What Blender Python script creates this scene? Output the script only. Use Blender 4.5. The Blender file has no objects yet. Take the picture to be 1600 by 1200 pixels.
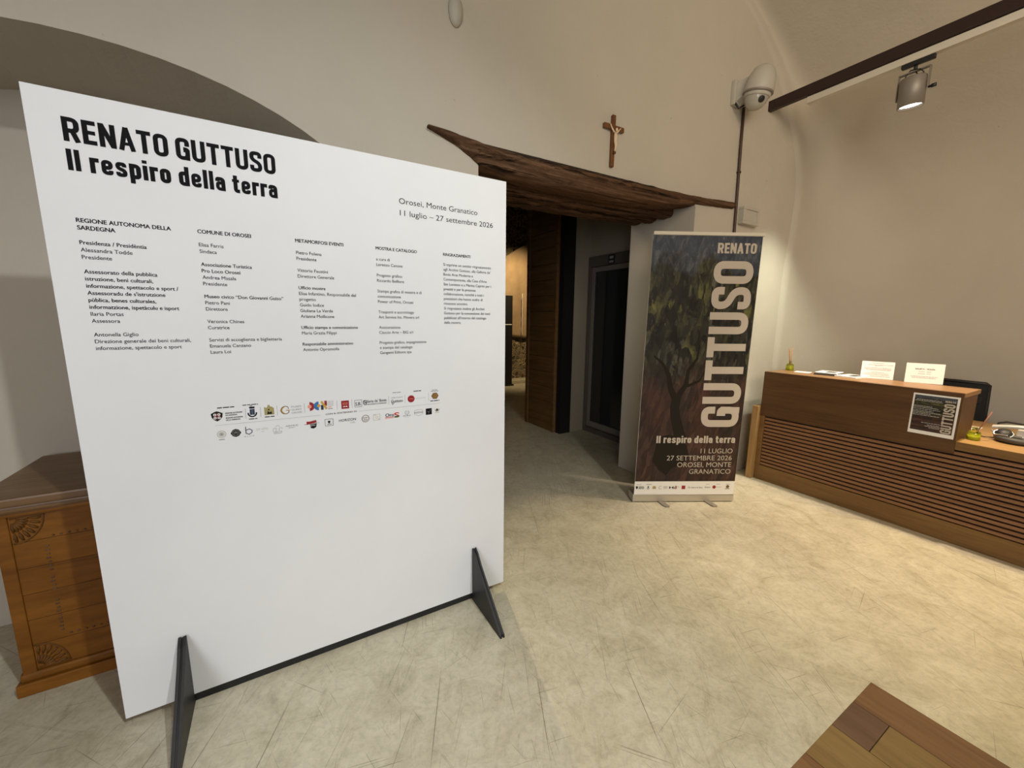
import bpy, bmesh, math, random
from mathutils import Vector, Matrix
from math import sin, cos, pi, radians as R
random.seed(7)
SC = bpy.context.scene
COL = SC.collection

# ------------------------------------------------------------------ camera, world, exposure, lights
H = 1.42
YAW, PITCH, ROLL, F = R(30.439), R(9.211), R(0.593), 627.28
fw = Vector((sin(YAW)*cos(PITCH), cos(YAW)*cos(PITCH), -sin(PITCH)))
rt = Vector((cos(YAW), -sin(YAW), 0)); up = rt.cross(fw)
rr, uu = cos(ROLL)*rt+sin(ROLL)*up, -sin(ROLL)*rt+cos(ROLL)*up
cam = bpy.data.cameras.new('camera'); camo = bpy.data.objects.new('camera', cam); COL.objects.link(camo)
cam.sensor_fit = 'HORIZONTAL'; cam.sensor_width = 36; cam.lens = 36*F/1600; cam.clip_start = .02
m = Matrix((rr, uu, -fw)).transposed().to_4x4(); m.translation = Vector((0, 0, H)); camo.matrix_world = m
SC.camera = camo
SC.view_settings.view_transform = 'Standard'; SC.view_settings.look = 'None'
SC.view_settings.exposure = 0.0; SC.view_settings.gamma = 1; SC.view_settings.use_curve_mapping = False
w = bpy.data.worlds.new('world'); SC.world = w; w.use_nodes = True
w.node_tree.nodes['Background'].inputs[0].default_value = (.55, .6, .7, 1)
w.node_tree.nodes['Background'].inputs[1].default_value = .3

def lamp(name, kind, loc, target, energy, color, size=.05, angle=90, blend=.5, sx=None, sy=None):
    l = bpy.data.lights.new(name, kind); l.energy = energy; l.color = color
    if kind == 'SPOT': l.spot_size = R(angle); l.spot_blend = blend; l.shadow_soft_size = size
    elif kind == 'POINT': l.shadow_soft_size = size
    elif kind == 'AREA': l.shape = 'RECTANGLE'; l.size = sx; l.size_y = sy
    o = bpy.data.objects.new(name, l); COL.objects.link(o); o.location = loc
    o.rotation_euler = (Vector(target)-Vector(loc)).to_track_quat('-Z', 'Y').to_euler()
    return o
WARM = (1, .80, .50); NEUT = (1, .93, .84)
lamp('key_spot_light', 'SPOT', (1.0, -1.15, 3.52), (.10, 1.6, .35), 260, (0.960, 1.000, 0.990), .05, 84, .9)
lamp('room_fill_light', 'SPOT', (.9, -2.6, 3.4), (4.9, .6, 2.5), 382, (1.000, 0.795, 0.573), .9, 110, .9)  # added warm fill, brightens the right wall and vault
lamp('room_fill_light', 'SPOT', (-.2, -1.4, 3.5), (3.0, 2.3, 2.6), 72, (1.000, 0.975, 0.697), .5, 80, .9)  # added soft fill towards the doorway wall
lamp('track_spot_light', 'SPOT', (3.84, .75, 3.0), (3.3, 1.1, 0), 312, (1.000, 0.800, 0.625), .04, 66, .9)
lamp('track_spot_light', 'SPOT', (4.05, -.3, 3.0), (3.15, .25, 0), 154, (1.000, 0.800, 0.286), .04, 70, .9)
lamp('corner_spot_light', 'SPOT', (3.72, 1.17, 2.80), (3.95, 2.08, 1.0), 132, (0.958, 1.000, 0.792), .03, 64, 1.0)
lamp('hall_spot_light', 'SPOT', (2.25, 6.9, 3.3), (1.45, .75, 0), 520, (1.000, 0.800, 0.425), .03, 20, .7)
lamp('gallery_wash_light', 'SPOT', (4.2, 6.3, 3.2), (4.7, 7.9, 1.4), 190, (1.000, 0.760, 0.414), .05, 80, .8)
lamp('gallery_floor_light', 'SPOT', (3.8, 6.5, 3.6), (4.6, 7.3, 0), 60, (1.000, 0.800, 0.450), .05, 40, .9)
lamp('jamb_fill_light', 'SPOT', (.2, 3.6, 3.0), (2.82, 2.42, 1.6), 75, (1.000, 0.880, 0.680), .45, 28, 1.0)  # unseen lamp added in the hall just to brighten the jamb
lamp('floor_fill_light', 'SPOT', (.45, -.3, 3.5), (.35, .95, 0), 150, (1.000, 0.960, 0.840), .05, 44, 1.0)  # extra fill added over the floor in front of the panel
lamp('daylight_fill_light', 'AREA', (-2.6, -3.0, 1.7), (.5, 1.5, .9), 97, (.95, .95, 1.0), sx=1.8, sy=2.0)  # added area fill standing in for daylight from the left; no window built

# ------------------------------------------------------------------ node materials
def mat(name, rough=.6, metal=0, color=(.5, .5, .5), spec=.5):
    m = bpy.data.materials.new(name); m.use_nodes = True
    b = m.node_tree.nodes['Principled BSDF']
    b.inputs['Base Color'].default_value = (*color, 1); b.inputs['Roughness'].default_value = rough
    b.inputs['Metallic'].default_value = metal; b.inputs['Specular IOR Level'].default_value = spec
    return m, m.node_tree, b
def N(nt, t, **k):
    n = nt.nodes.new(t)
    for a, v in k.items():
        if a[0] == '_': setattr(n, a[1:], v)
        else: n.inputs[a].default_value = v
    return n
def coords(nt, scale=(1, 1, 1), kind='Object', rot=(0, 0, 0)):
    tc = nt.nodes.new('ShaderNodeTexCoord'); mp = nt.nodes.new('ShaderNodeMapping')
    mp.inputs['Scale'].default_value = scale; src = tc.outputs[kind]
    if any(rot):
        m0 = nt.nodes.new('ShaderNodeMapping'); m0.inputs['Rotation'].default_value = rot
        nt.links.new(src, m0.inputs[0]); src = m0.outputs[0]
    nt.links.new(src, mp.inputs[0]); return mp.outputs[0]
def wobble(nt, v, scale, amt):
    n = N(nt, 'ShaderNodeTexNoise', Scale=scale, Detail=2.0); nt.links.new(v, n.inputs['Vector'])
    a = nt.nodes.new('ShaderNodeVectorMath'); a.operation = 'MULTIPLY_ADD'; nt.links.new(n.outputs[1], a.inputs[0]); a.inputs[1].default_value = amt; nt.links.new(v, a.inputs[2]); return a.outputs[0]
def cells(nt, v):
    vo = N(nt, 'ShaderNodeTexVoronoi', Scale=1.0); nt.links.new(v, vo.inputs['Vector'])
    sp = nt.nodes.new('ShaderNodeSeparateColor'); nt.links.new(vo.outputs['Color'], sp.inputs[0])
    return vo.outputs['Distance'], sp.outputs[0], sp.outputs[1]
def math2(nt, op, a, b_):
    n = nt.nodes.new('ShaderNodeMath'); n.operation = op
    for i, x in enumerate((a, b_)):
        if hasattr(x, 'is_output'): nt.links.new(x, n.inputs[i])
        else: n.inputs[i].default_value = x
    return n.outputs[0]
def noise(nt, v, scale, detail=4, rough=.55, dist=0):
    n = N(nt, 'ShaderNodeTexNoise', Scale=scale, Detail=detail, Roughness=rough, Distortion=dist)
    nt.links.new(v, n.inputs['Vector']); return n.outputs[0]
def ramp(nt, f, stops):
    r = nt.nodes.new('ShaderNodeValToRGB'); e = r.color_ramp.elements
    while len(e) < len(stops): e.new(.5)
    for i, (p, c) in enumerate(stops):
        e[i].position = p; e[i].color = (*c, 1) if len(c) == 3 else c
    nt.links.new(f, r.inputs[0]); return r.outputs[0]
def mix(nt, f, a, b, mode='MIX'):
    n = nt.nodes.new('ShaderNodeMix'); n.data_type = 'RGBA'; n.blend_type = mode
    for s, v in ((0, f), (6, a), (7, b)):
        if hasattr(v, 'is_output'): nt.links.new(v, n.inputs[s])
        elif s == 0: n.inputs[0].default_value = v
        else: n.inputs[s].default_value = (*v, 1)
    return n.outputs[2]
def bump(nt, b, h, strength=.2, dist=.01):
    n = N(nt, 'ShaderNodeBump', Strength=strength, Distance=dist); nt.links.new(h, n.inputs['Height'])
    nt.links.new(n.outputs[0], b.inputs['Normal'])
def g3(v): return (v, v, v)

def plaster(name, col, var=.06):
    m, nt, b = mat(name, .9, spec=.2); v = coords(nt)
    c = ramp(nt, noise(nt, v, 1.6, 5, .6), [(.3, tuple(x*(1-var) for x in col)), (.7, tuple(min(1, x*(1+var)) for x in col))])
    s = ramp(nt, noise(nt, v, 30, 2, .5), [(.19, g3(.75)), (.24, g3(1))])
    nt.links.new(mix(nt, 1.0, c, s, 'MULTIPLY'), b.inputs['Base Color'])
    h = nt.nodes.new('ShaderNodeMath'); h.operation = 'ADD'
    nt.links.new(noise(nt, v, 3, 3, .5), h.inputs[0]); n2 = nt.nodes.new('ShaderNodeMath'); n2.operation = 'MULTIPLY'
    nt.links.new(noise(nt, v, 55, 3, .6), n2.inputs[0]); n2.inputs[1].default_value = .12
    nt.links.new(n2.outputs[0], h.inputs[1]); bump(nt, b, h.outputs[0], .35, .03)
    return m
M = {}
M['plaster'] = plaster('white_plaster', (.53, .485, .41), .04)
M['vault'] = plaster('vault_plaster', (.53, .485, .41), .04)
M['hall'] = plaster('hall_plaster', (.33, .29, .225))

def concrete():
    m, nt, b = mat('resin_concrete', .42, spec=.4); v = coords(nt)
    c = ramp(nt, noise(nt, v, 1.1, 6, .62, .6), [(.30, (.40, .36, .265)), (.5, (.505, .46, .35)), (.70, (.58, .53, .42))])
    c = mix(nt, .6, c, ramp(nt, noise(nt, v, 5.5, 8, .72, 1.2), [(.32, (.36, .32, .225)), (.5, (.50, .46, .35)), (.64, (.59, .55, .44))]))
    c = mix(nt, 1., c, ramp(nt, noise(nt, v, 42, 5, .75, .5), [(.30, g3(.80)), (.55, g3(1))]), 'MULTIPLY')
    for rz, sx, sy, thr, keep, dk_ in [(.45, 150, 1.5, .34, .10, .42), (.62, 220, 2.6, .36, .10, .5), (.30, 260, 4.5, .36, .09, .55), (-.7, 190, 3.0, .34, .06, .5), (1.35, 200, 2.2, .34, .05, .55), (1.8, 240, 5, .36, .06, .5), (-.25, 300, 7, .4, .08, .6)]:
        vv = coords(nt, (sx, sy, 0), rot=(0, 0, rz)); vv = wobble(nt, vv, .05 if sx < 200 else .08, (5.0, .0, 0))
        d_, r1, r2 = cells(nt, vv)
        on = math2(nt, 'MULTIPLY', ramp(nt, d_, [(thr*.55, g3(1)), (thr, g3(0))]), math2(nt, 'LESS_THAN', r1, keep*.55))
        on = math2(nt, 'MULTIPLY', on, math2(nt, 'ADD', math2(nt, 'MULTIPLY', r2, .6), .4))
        c = mix(nt, on, c, mix(nt, 1., c, (dk_, dk_*.96, dk_*.9), 'MULTIPLY'))
    for rz, sx, sy, lo in [(.55, 5, 1.1, .33), (-.9, 4.5, 1.3, .31)]:
        s = ramp(nt, noise(nt, coords(nt, (sx, sy, 1), rot=(0, 0, rz)), 1, 8, .8, 2.2), [(lo, (.72, .69, .63)), (lo+.12, g3(1))])
        c = mix(nt, .7, c, s, 'MULTIPLY')
    c = mix(nt, 1., c, (1.06, 1.06, 1.06), 'MULTIPLY')
    nt.links.new(c, b.inputs['Base Color'])
    rg = ramp(nt, noise(nt, v, 5, 5, .6), [(.3, g3(.34)), (.7, g3(.55))]); nt.links.new(rg, b.inputs['Roughness'])
    bump(nt, b, noise(nt, v, 14, 5, .6), .06, .01)
    return m
M['concrete'] = concrete()

def wood(name, dark, light, grain, rough=.45, sc=1., bmp=.1, spec=.4, kind='Object'):
    m, nt, b = mat(name, rough, spec=spec); v = coords(nt, tuple(g*sc for g in grain), kind)
    n = noise(nt, v, 1, 6, .62, .7)
    c = ramp(nt, n, [(.25, dark), (.5, tuple((a+c_)/2 for a, c_ in zip(dark, light))), (.75, light)])
    f = ramp(nt, noise(nt, coords(nt, tuple(g*sc*4 for g in grain), kind), 1, 3, .6), [(.3, g3(.72)), (.55, g3(1))])
    nt.links.new(mix(nt, .8, c, f, 'MULTIPLY'), b.inputs['Base Color']); bump(nt, b, n, bmp, .02 if bmp > .5 else .01)
    return m
M['desk_fascia'] = wood('walnut_veneer', (.066, .029, .009), (.125, .060, .022), (30, 1.1, 24))
M['desk_slat'] = wood('slat_wood', (.17, .080, .036), (.30, .155, .075), (30, 1.5, 40), .5)
M['desk_plinth'] = wood('oak_plinth', (.15, .078, .022), (.25, .14, .048), (30, 1.2, 26))
M['desk_top'] = wood('oak_counter', (.32, .18, .065), (.48, .29, .125), (14, 1.0, 20), .4)
M['counter_wood'] = wood('walnut_counter', (.21, .105, .040), (.33, .185, .08), (14, 1.0, 20), .4)
M['desk_post'] = wood('oak_post', (.27, .155, .055), (.42, .26, .11), (26, 26, 1.6))
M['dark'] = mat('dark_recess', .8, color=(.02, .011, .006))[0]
M['chest'] = wood('chest_wood', (.11, .036, .003), (.28, .11, .014), (1.6, 20, 9), .5, bmp=.2, spec=.2)
M['chest_top'] = wood('chest_lid_wood', (.11, .052, .016), (.23, .125, .048), (1.6, 12, 14), .38, bmp=.2)
M['chest_fan'] = wood('fan_carving_wood', (.07, .028, .005), (.20, .085, .018), (9, 9, 9), .5, bmp=.2, spec=.2)
M['chest_dark'] = wood('chest_carving_wood', (.06, .025, .007), (.16, .075, .022), (9, 9, 9), .45, bmp=.2)
def beamwood():
    m, nt, b = mat('old_beam_wood', .9, spec=.15)
    g = noise(nt, coords(nt, (1.1, 22, 30)), 1, 6, .7, 1.2); k = noise(nt, coords(nt, (.9, 9, 13)), 1, 4, .6, 1.5)
    c = ramp(nt, g, [(.28, (.035, .018, .010)), (.5, (.125, .066, .036)), (.72, (.27, .16, .095))])
    cr_ = ramp(nt, k, [(.34, g3(.15)), (.43, g3(1))]); c = mix(nt, 1., c, cr_, 'MULTIPLY')
    nt.links.new(c, b.inputs['Base Color'])
    ad = nt.nodes.new('ShaderNodeMath'); ad.operation = 'ADD'; nt.links.new(g, ad.inputs[0]); nt.links.new(cr_, ad.inputs[1]); bump(nt, b, ad.outputs[0], 1., .02)
    return m
M['beam'] = beamwood()
M['plank'] = wood('hall_plank_wood', (.10, .052, .018), (.20, .11, .042), (20, 1.2, 14), .5)
M['cross'] = wood('crucifix_wood', (.12, .045, .014), (.22, .09, .03), (30, 30, 4), .4)
M['ivory'] = mat('ivory_figure', .5, color=(.75, .58, .38))[0]
M['reed'] = mat('reed_wood', .7, color=(.45, .22, .09))[0]
M['reed_dark'] = mat('red_brown_reed', .6, color=(.20, .07, .04))[0]
def panelmat():
    m, nt, b = mat('white_panel_board', .55, spec=.3); v = coords(nt)
    c = ramp(nt, noise(nt, v, 2, 5, .6), [(.3, (.775, .79, .815)), (.7, (.815, .83, .855))])
    s = ramp(nt, noise(nt, coords(nt, (26, 1, 3)), 1, 3, .5), [(.2, g3(.88)), (.25, g3(1))])
    nt.links.new(mix(nt, .6, c, s, 'MULTIPLY'), b.inputs['Base Color']); return m
M['panel'] = panelmat()
M['ink'] = mat('black_ink', .8, color=(.010, .010, .012), spec=.1)[0]
M['ink_soft'] = mat('dark_grey_ink', .8, color=(.018, .018, .020), spec=.1)[0]
M['grey'] = mat('grey_ink', .6, color=(.28, .28, .29))[0]
M['lgrey'] = mat('pale_grey_ink', .6, color=(.5, .5, .48))[0]
M['red'] = mat('dark_red_ink', .5, color=(.30, .012, .018))[0]
M['bred'] = mat('bright_red_ink', .5, color=(.62, .03, .03))[0]
M['pink'] = mat('salmon_ink', .5, color=(.80, .33, .22))[0]
M['blue'] = mat('blue_ink', .5, color=(.03, .16, .42))[0]
M['navy'] = mat('navy_ink', .5, color=(.015, .03, .08))[0]
M['gold'] = mat('gold_ink', .5, color=(.60, .36, .05))[0]
M['khaki'] = mat('khaki_ink', .5, color=(.38, .32, .13))[0]
M['brown'] = mat('brown_ink', .5, color=(.17, .09, .04))[0]
M['green'] = mat('green_ink', .5, color=(.03, .12, .04))[0]
M['print_dark'] = mat('dark_print', .7, color=(.021, .017, .013), spec=.1)[0]
M['white'] = mat('white_print', .5, color=(.82, .81, .78))[0]
M['beige_ink'] = mat('pale_beige_print', .7, color=(.50, .44, .37), spec=.2)[0]
M['black'] = wood('black_stained_board', (.008, .008, .009), (.022, .022, .024), (8, 3, 3), .5, bmp=.03)
M['blackp'] = mat('black_plastic', .5, color=(.012, .012, .013))[0]
M['blackgap'] = mat('black_lacquer', .6, color=(.004, .004, .004))[0]
M['mesh'] = mat('black_chair_fabric', .85, color=(.010, .011, .012))[0]
M['alu'] = mat('brushed_aluminium', .35, .9, (.62, .60, .56))[0]
M['steel'] = mat('grey_steel', .5, .4, (.27, .24, .21))[0]
M['brown_steel'] = mat('brown_painted_steel', .5, .1, (.026, .012, .009))[0]
M['rail_white'] = mat('white_rail_paint', .5, color=(.62, .57, .48))[0]
M['offwhite'] = mat('offwhite_plastic', .5, color=(.47, .445, .385))[0]
M['conduit'] = mat('brown_conduit', .5, color=(.055, .026, .016))[0]
M['paper'] = mat('white_paper', .7, color=(.86, .84, .80))[0]
M['frame_grey'] = mat('grey_door_metal', .45, .5, (.16, .145, .13))[0]
M['chrome'] = mat('chrome', .15, 1, (.75, .73, .70))[0]
M['silver'] = mat('silver_plastic', .35, .2, (.55, .54, .51))[0]
M['dgrey'] = mat('dark_grey_plastic', .5, color=(.06, .058, .052))[0]
def glass(name, col, rough=.05, alpha=None):
    m, nt, b = mat(name, rough, color=col); b.inputs['Transmission Weight'].default_value = 1; b.inputs['IOR'].default_value = 1.45
    return m
M['bottle'] = glass('green_bottle_glass', (.80, .84, .30))
M['oil'] = mat('yellow_green_oil', .2, color=(.52, .52, .04))[0]
m, nt, b = mat('dark_door_glass', .05, color=(.02, .024, .024), spec=.6); M['doorglass'] = m
m, nt, b = mat('clear_dome', .1, color=(.40, .38, .33)); M['dome'] = m
m, nt, b = mat('lamp_lens', .4, color=(1, 1, 1)); b.inputs['Emission Color'].default_value = (1, .95, .85, 1); b.inputs['Emission Strength'].default_value = 12; M['lens'] = m
def stone():
    m, nt, b = mat('rubble_stone', .9, spec=.2); v = coords(nt)
    vo = N(nt, 'ShaderNodeTexVoronoi', Scale=12.0); vo.feature = 'F1'; nt.links.new(v, vo.inputs['Vector'])
    ve = N(nt, 'ShaderNodeTexVoronoi', Scale=12.0); ve.feature = 'DISTANCE_TO_EDGE'; nt.links.new(v, ve.inputs['Vector'])
    sep = nt.nodes.new('ShaderNodeSeparateColor'); nt.links.new(vo.outputs['Color'], sep.inputs[0])
    c = ramp(nt, sep.outputs[0], [(.0, (.05, .045, .04)), (.35, (.18, .14, .09)), (.65, (.32, .25, .15)), (1, (.12, .11, .10))])
    e = ramp(nt, ve.outputs['Distance'], [(.03, g3(0)), (.12, g3(1))])
    c = mix(nt, e, (.48, .36, .20), c); c = mix(nt, .6, c, ramp(nt, noise(nt, v, 20, 4, .6), [(.3, g3(.5)), (.6, g3(1.0))]), 'MULTIPLY')
    nt.links.new(c, b.inputs['Base Color']); bump(nt, b, e, .8, .04); return m
M['stone'] = stone()
def cloth():
    m, nt, b = mat('tan_canvas', .9, spec=.1); v = coords(nt)
    c = ramp(nt, noise(nt, v, 3, 4, .6), [(.3, (.42, .29, .17)), (.7, (.56, .40, .25))]); nt.links.new(c, b.inputs['Base Color'])
    bump(nt, b, noise(nt, coords(nt, (6, 6, 2), rot=(0, .6, 0)), 1.5, 3, .5), .3, .05); return m
M['canvas'] = cloth()
def picture():
    # a printed dark landscape: blue sky, dark foliage, red-brown earth (brushy, generic)
    m, nt, b = mat('printed_landscape', .55, spec=.3)
    tc = nt.nodes.new('ShaderNodeTexCoord'); sp = nt.nodes.new('ShaderNodeSeparateXYZ'); nt.links.new(tc.outputs['Generated'], sp.inputs[0])
    v = coords(nt, (1, 1, 2.3), 'Generated')
    brush = noise(nt, v, 4.2, 5, .6, .8); fine = noise(nt, coords(nt, (1.9, 1, 2.0), 'Generated', (0, .7, 0)), 9, 5, .68, .9)
    strk = noise(nt, coords(nt, (5, 1, 1.6), 'Generated', (0, -.45, 0)), 6, 3, .6, 1.2)
    ad = nt.nodes.new('ShaderNodeMath'); ad.operation = 'MULTIPLY_ADD'; nt.links.new(noise(nt, v, 2.6, 5, .6, .8), ad.inputs[0])
    ad.inputs[1].default_value = .30; nt.links.new(sp.outputs[2], ad.inputs[2])
    dn = nt.nodes.new('ShaderNodeMath'); dn.operation = 'MULTIPLY'; nt.links.new(ad.outputs[0], dn.inputs[0]); dn.inputs[1].default_value = .7
    sky = ramp(nt, fine, [(.30, (.022, .028, .045)), (.5, (.045, .054, .078)), (.60, (.085, .095, .11)), (.72, (.22, .22, .20))])
    def dabs(sx, sz, ry, wb):
        return cells(nt, wobble(nt, coords(nt, (sx, 0, sz), 'Generated', (0, ry, 0)), .5, (wb, wb, wb)))
    d1, a1, b1 = dabs(20, 17, .5, 1.3); d2, a2, b2 = dabs(30, 20, -.5, 1.6); d3, a3, b3 = dabs(13, 30, .9, 1.6)
    leaf = ramp(nt, a1, [(.0, (.004, .005, .004)), (.45, (.011, .012, .009)), (.7, (.028, .028, .016)), (.88, (.060, .060, .030)), (.97, (.15, .145, .045))])
    leaf2 = ramp(nt, a2, [(.0, (.004, .004, .005)), (.5, (.014, .013, .011)), (.8, (.034, .033, .025)), (.96, (.10, .098, .082))])
    leaf = mix(nt, ramp(nt, brush, [(.42, g3(0)), (.56, g3(1))]), leaf, leaf2)
    leaf = mix(nt, ramp(nt, fine, [(.42, g3(0)), (.60, g3(.75))]), leaf, ramp(nt, a3, [(0., (.006, .006, .006)), (.7, (.022, .021, .014)), (.95, (.075, .070, .030))]))
    earth = ramp(nt, strk, [(.28, (.020, .011, .009)), (.48, (.042, .019, .014)), (.66, (.085, .038, .027)), (.78, (.13, .07, .042))])
    earth = mix(nt, ramp(nt, brush, [(.45, g3(0)), (.58, g3(.92))]), earth, ramp(nt, fine, [(.35, (.006, .006, .007)), (.7, (.030, .027, .024))]))
    earth = mix(nt, .45, earth, ramp(nt, a3, [(0., (.012, .008, .007)), (.6, (.05, .023, .017)), (1., (.11, .055, .04))]))
    sky = mix(nt, .4, sky, ramp(nt, a3, [(0., (.022, .028, .045)), (.7, (.05, .058, .08)), (1., (.13, .14, .14))]))
    c = mix(nt, ramp(nt, dn.outputs[0], [(.37, g3(0)), (.46, g3(1))]), earth, leaf)
    c = mix(nt, ramp(nt, dn.outputs[0], [(.715, g3(0)), (.745, g3(1))]), c, sky)
    nt.links.new(c, b.inputs['Base Color']); return m
M['picture'] = picture()

# ------------------------------------------------------------------ mesh helpers
class MB:
    def __init__(s): s.v = []; s.f = []; s.mi = []; s.sm = []
    def add(s, vs, fs, mi=0, smooth=False):
        o = len(s.v); s.v += [tuple(v) for v in vs]; s.f += [tuple(i+o for i in f) for f in fs]; s.mi += [mi]*len(fs); s.sm += [smooth]*len(fs); return s
    def bm(s, b, mi=0, smooth=False):
        b.verts.index_update(); s.add([v.co[:] for v in b.verts], [[v.index for v in f.verts] for f in b.faces], mi, smooth); b.free(); return s
    def box(s, x0, x1, y0, y1, z0, z1, bev=0, mi=0, rot=0, piv=None):
        b = bmesh.new(); bmesh.ops.create_cube(b, size=1)
        for v in b.verts: v.co = Vector(((x0+x1)/2+v.co.x*(x1-x0), (y0+y1)/2+v.co.y*(y1-y0), (z0+z1)/2+v.co.z*(z1-z0)))
        if bev: bmesh.ops.bevel(b, geom=b.edges[:], offset=bev, segments=2, profile=.6, affect='EDGES')
        if rot:
            p = Vector(piv or ((x0+x1)/2, (y0+y1)/2, 0)); bmesh.ops.rotate(b, cent=p, matrix=Matrix.Rotation(rot, 3, 'Z'), verts=b.verts)
        return s.bm(b, mi)
    def prism(s, pts, ext, mi=0, bev=0):
        """polygon of 3D points extruded by vector ext"""
        b = bmesh.new(); a = [b.verts.new(p) for p in pts]; f = b.faces.new(a)
        r = bmesh.ops.extrude_face_region(b, geom=[f]); vs = [g for g in r['geom'] if isinstance(g, bmesh.types.BMVert)]
        bmesh.ops.translate(b, vec=ext, verts=vs); bmesh.ops.recalc_face_normals(b, faces=b.faces)
        if bev: bmesh.ops.bevel(b, geom=b.edges[:], offset=bev, segments=2, profile=.5, affect='EDGES')
        return s.bm(b, mi)
    def tube(s, path, rad, n=10, mi=0, cap=True, closed=False):
        P = [Vector(p) for p in path]; rads = rad if isinstance(rad, (list, tuple)) else [rad]*len(P)
        vs, fs = [], []; prev = None
        for i, p in enumerate(P):
            if closed: d = P[(i+1) % len(P)]-P[i-1]
            else: d = P[min(i+1, len(P)-1)]-P[max(i-1, 0)]
            d.normalize()
            if prev is None:
                a = Vector((0, 0, 1)) if abs(d.z) < .9 else Vector((1, 0, 0)); x = d.cross(a).normalized()
            else: x = (prev-d*prev.dot(d)).normalized()
            prev = x; y = d.cross(x)
            vs += [p+rads[i]*(cos(2*pi*k/n)*x+sin(2*pi*k/n)*y) for k in range(n)]
        L = len(P)
        for i in range(L if closed else L-1):
            j = (i+1) % L
            for k in range(n): fs.append((i*n+k, i*n+(k+1) % n, j*n+(k+1) % n, j*n+k))
        s.add(vs, fs, mi, True)
        if cap and not closed:
            o = len(s.v)-len(vs); s.f += [tuple(o+k for k in range(n))[::-1], tuple(o+(L-1)*n+k for k in range(n))]; s.mi += [mi]*2; s.sm += [False]*2
        return s
    def lathe(s, c, prof, axis=(0, 0, 1), n=24, mi=0):
        """prof: (radius, height along axis)"""
        a = Vector(axis).normalized(); h = Vector((1, 0, 0)) if abs(a.x) < .9 else Vector((0, 1, 0)); x = a.cross(h).normalized(); y = a.cross(x); c = Vector(c)
        vs = [c+a*z+r*(cos(2*pi*k/n)*x+sin(2*pi*k/n)*y) for r, z in prof for k in range(n)]
        fs = [(i*n+k, i*n+(k+1) % n, (i+1)*n+(k+1) % n, (i+1)*n+k) for i in range(len(prof)-1) for k in range(n)]
        s.add(vs, fs, mi, True)
        o = len(s.v)-len(vs)
        if prof[0][0] > 1e-4: s.f.append(tuple(o+k for k in range(n))[::-1]); s.mi.append(mi); s.sm.append(False)
        if prof[-1][0] > 1e-4: s.f.append(tuple(o+(len(prof)-1)*n+k for k in range(n))); s.mi.append(mi); s.sm.append(False)
        return s
    def grid(s, rows, mi=0, smooth=True):
        nr, nc = len(rows), len(rows[0])
        return s.add([p for r in rows for p in r], [(i*nc+j, i*nc+j+1, (i+1)*nc+j+1, (i+1)*nc+j) for i in range(nr-1) for j in range(nc-1)], mi, smooth)
def root_loc(p):
    l = Vector((0, 0, 0))
    while p is not None: l += p.location; p = p.parent
    return l
def obj(name, mb, mats, parent=None, loc=None, solid=0, recalc=True):
    me = bpy.data.meshes.new(name); off = root_loc(parent) if parent else Vector(loc or (0, 0, 0))
    me.from_pydata([tuple(Vector(v)-off) for v in mb.v], [], mb.f)
    for p, i, sm in zip(me.polygons, mb.mi, mb.sm): p.material_index = i; p.use_smooth = sm
    if recalc:
        b = bmesh.new(); b.from_mesh(me); bmesh.ops.recalc_face_normals(b, faces=b.faces); b.to_mesh(me); b.free()
    for x in (mats if isinstance(mats, (list, tuple)) else [mats]): me.materials.append(M[x] if isinstance(x, str) else x)
    me.update(); o = bpy.data.objects.new(name, me); COL.objects.link(o)
    if parent: o.parent = parent
    else: o.location = off
    if solid:
        md = o.modifiers.new('thickness', 'SOLIDIFY'); md.thickness = abs(solid); md.offset = 1 if solid > 0 else -1
    return o
def tag(o, label=None, cat=None, group=None, kind=None):
    for k, v in (('label', label), ('category', cat), ('group', group), ('kind', kind)):
        if v: o[k] = v
    return o
def thing(name, label, cat, loc, group=None):
    o = bpy.data.objects.new(name, None); COL.objects.link(o); o.location = loc; o.empty_display_size = .1
    return tag(o, label, cat, group)
def struct(name, mb, mats, **k): return tag(obj(name, mb, mats, **k), kind='structure')

# ------------------------------------------------------------------ the setting
W = 2.08                     # plane of the doorway wall
f = MB().box(-3.3, 7.5, -5.3, 8.2, -.1, 0); struct('floor', f, 'concrete')
def arch_pts(cx, a, zs, bb, n=32): return [(cx+a*cos(t), zs+bb*sin(t)) for t in [pi-pi*i/n for i in range(n+1)]]
NCX, NA, NZS, NB = -.5, 1.05, 1.685, .68
out = [(-3.3, 0), (NCX-NA, 0)] + arch_pts(NCX, NA, NZS, NB) + [(NCX+NA, 0), (1.0, 0), (1.0, 2.27)] \
    + [(1.0+.03-.03*cos(t), 2.27+.03*sin(t)) for t in (.5, 1.0, 1.5)] + [(1.04, 2.34), (2.80, 2.34), (2.82, 2.26), (2.82, 0), (5.3, 0), (5.3, 4.5), (-3.3, 4.5)]
wb = MB().prism([(x, W, z) for x, z in out], Vector((0, .64, 0))); struct('wall_back', wb, 'plaster')
nb = MB().box(NCX-NA-.1, NCX+NA+.1, 2.60, 2.72, 0, 2.5); struct('wall_niche', nb, 'plaster')
PROF = [(5.1, 0, .45), (5.1, 1.0, .45), (5.1, 1.9, .45), (5.08, 2.2, .36), (5.0, 2.45, .28), (4.86, 2.7, .2), (4.7, 2.88, .12), (4.5, 3.06, .05), (4.18, 3.33, .02), (3.97, 3.49, .02), (3.68, 3.67, .02), (3.35, 3.83, .02), (2.8, 4.02, .02), (2.2, 4.13, .02), (1.6, 4.19, .02), (1.0, 4.21, .02)]
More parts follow.
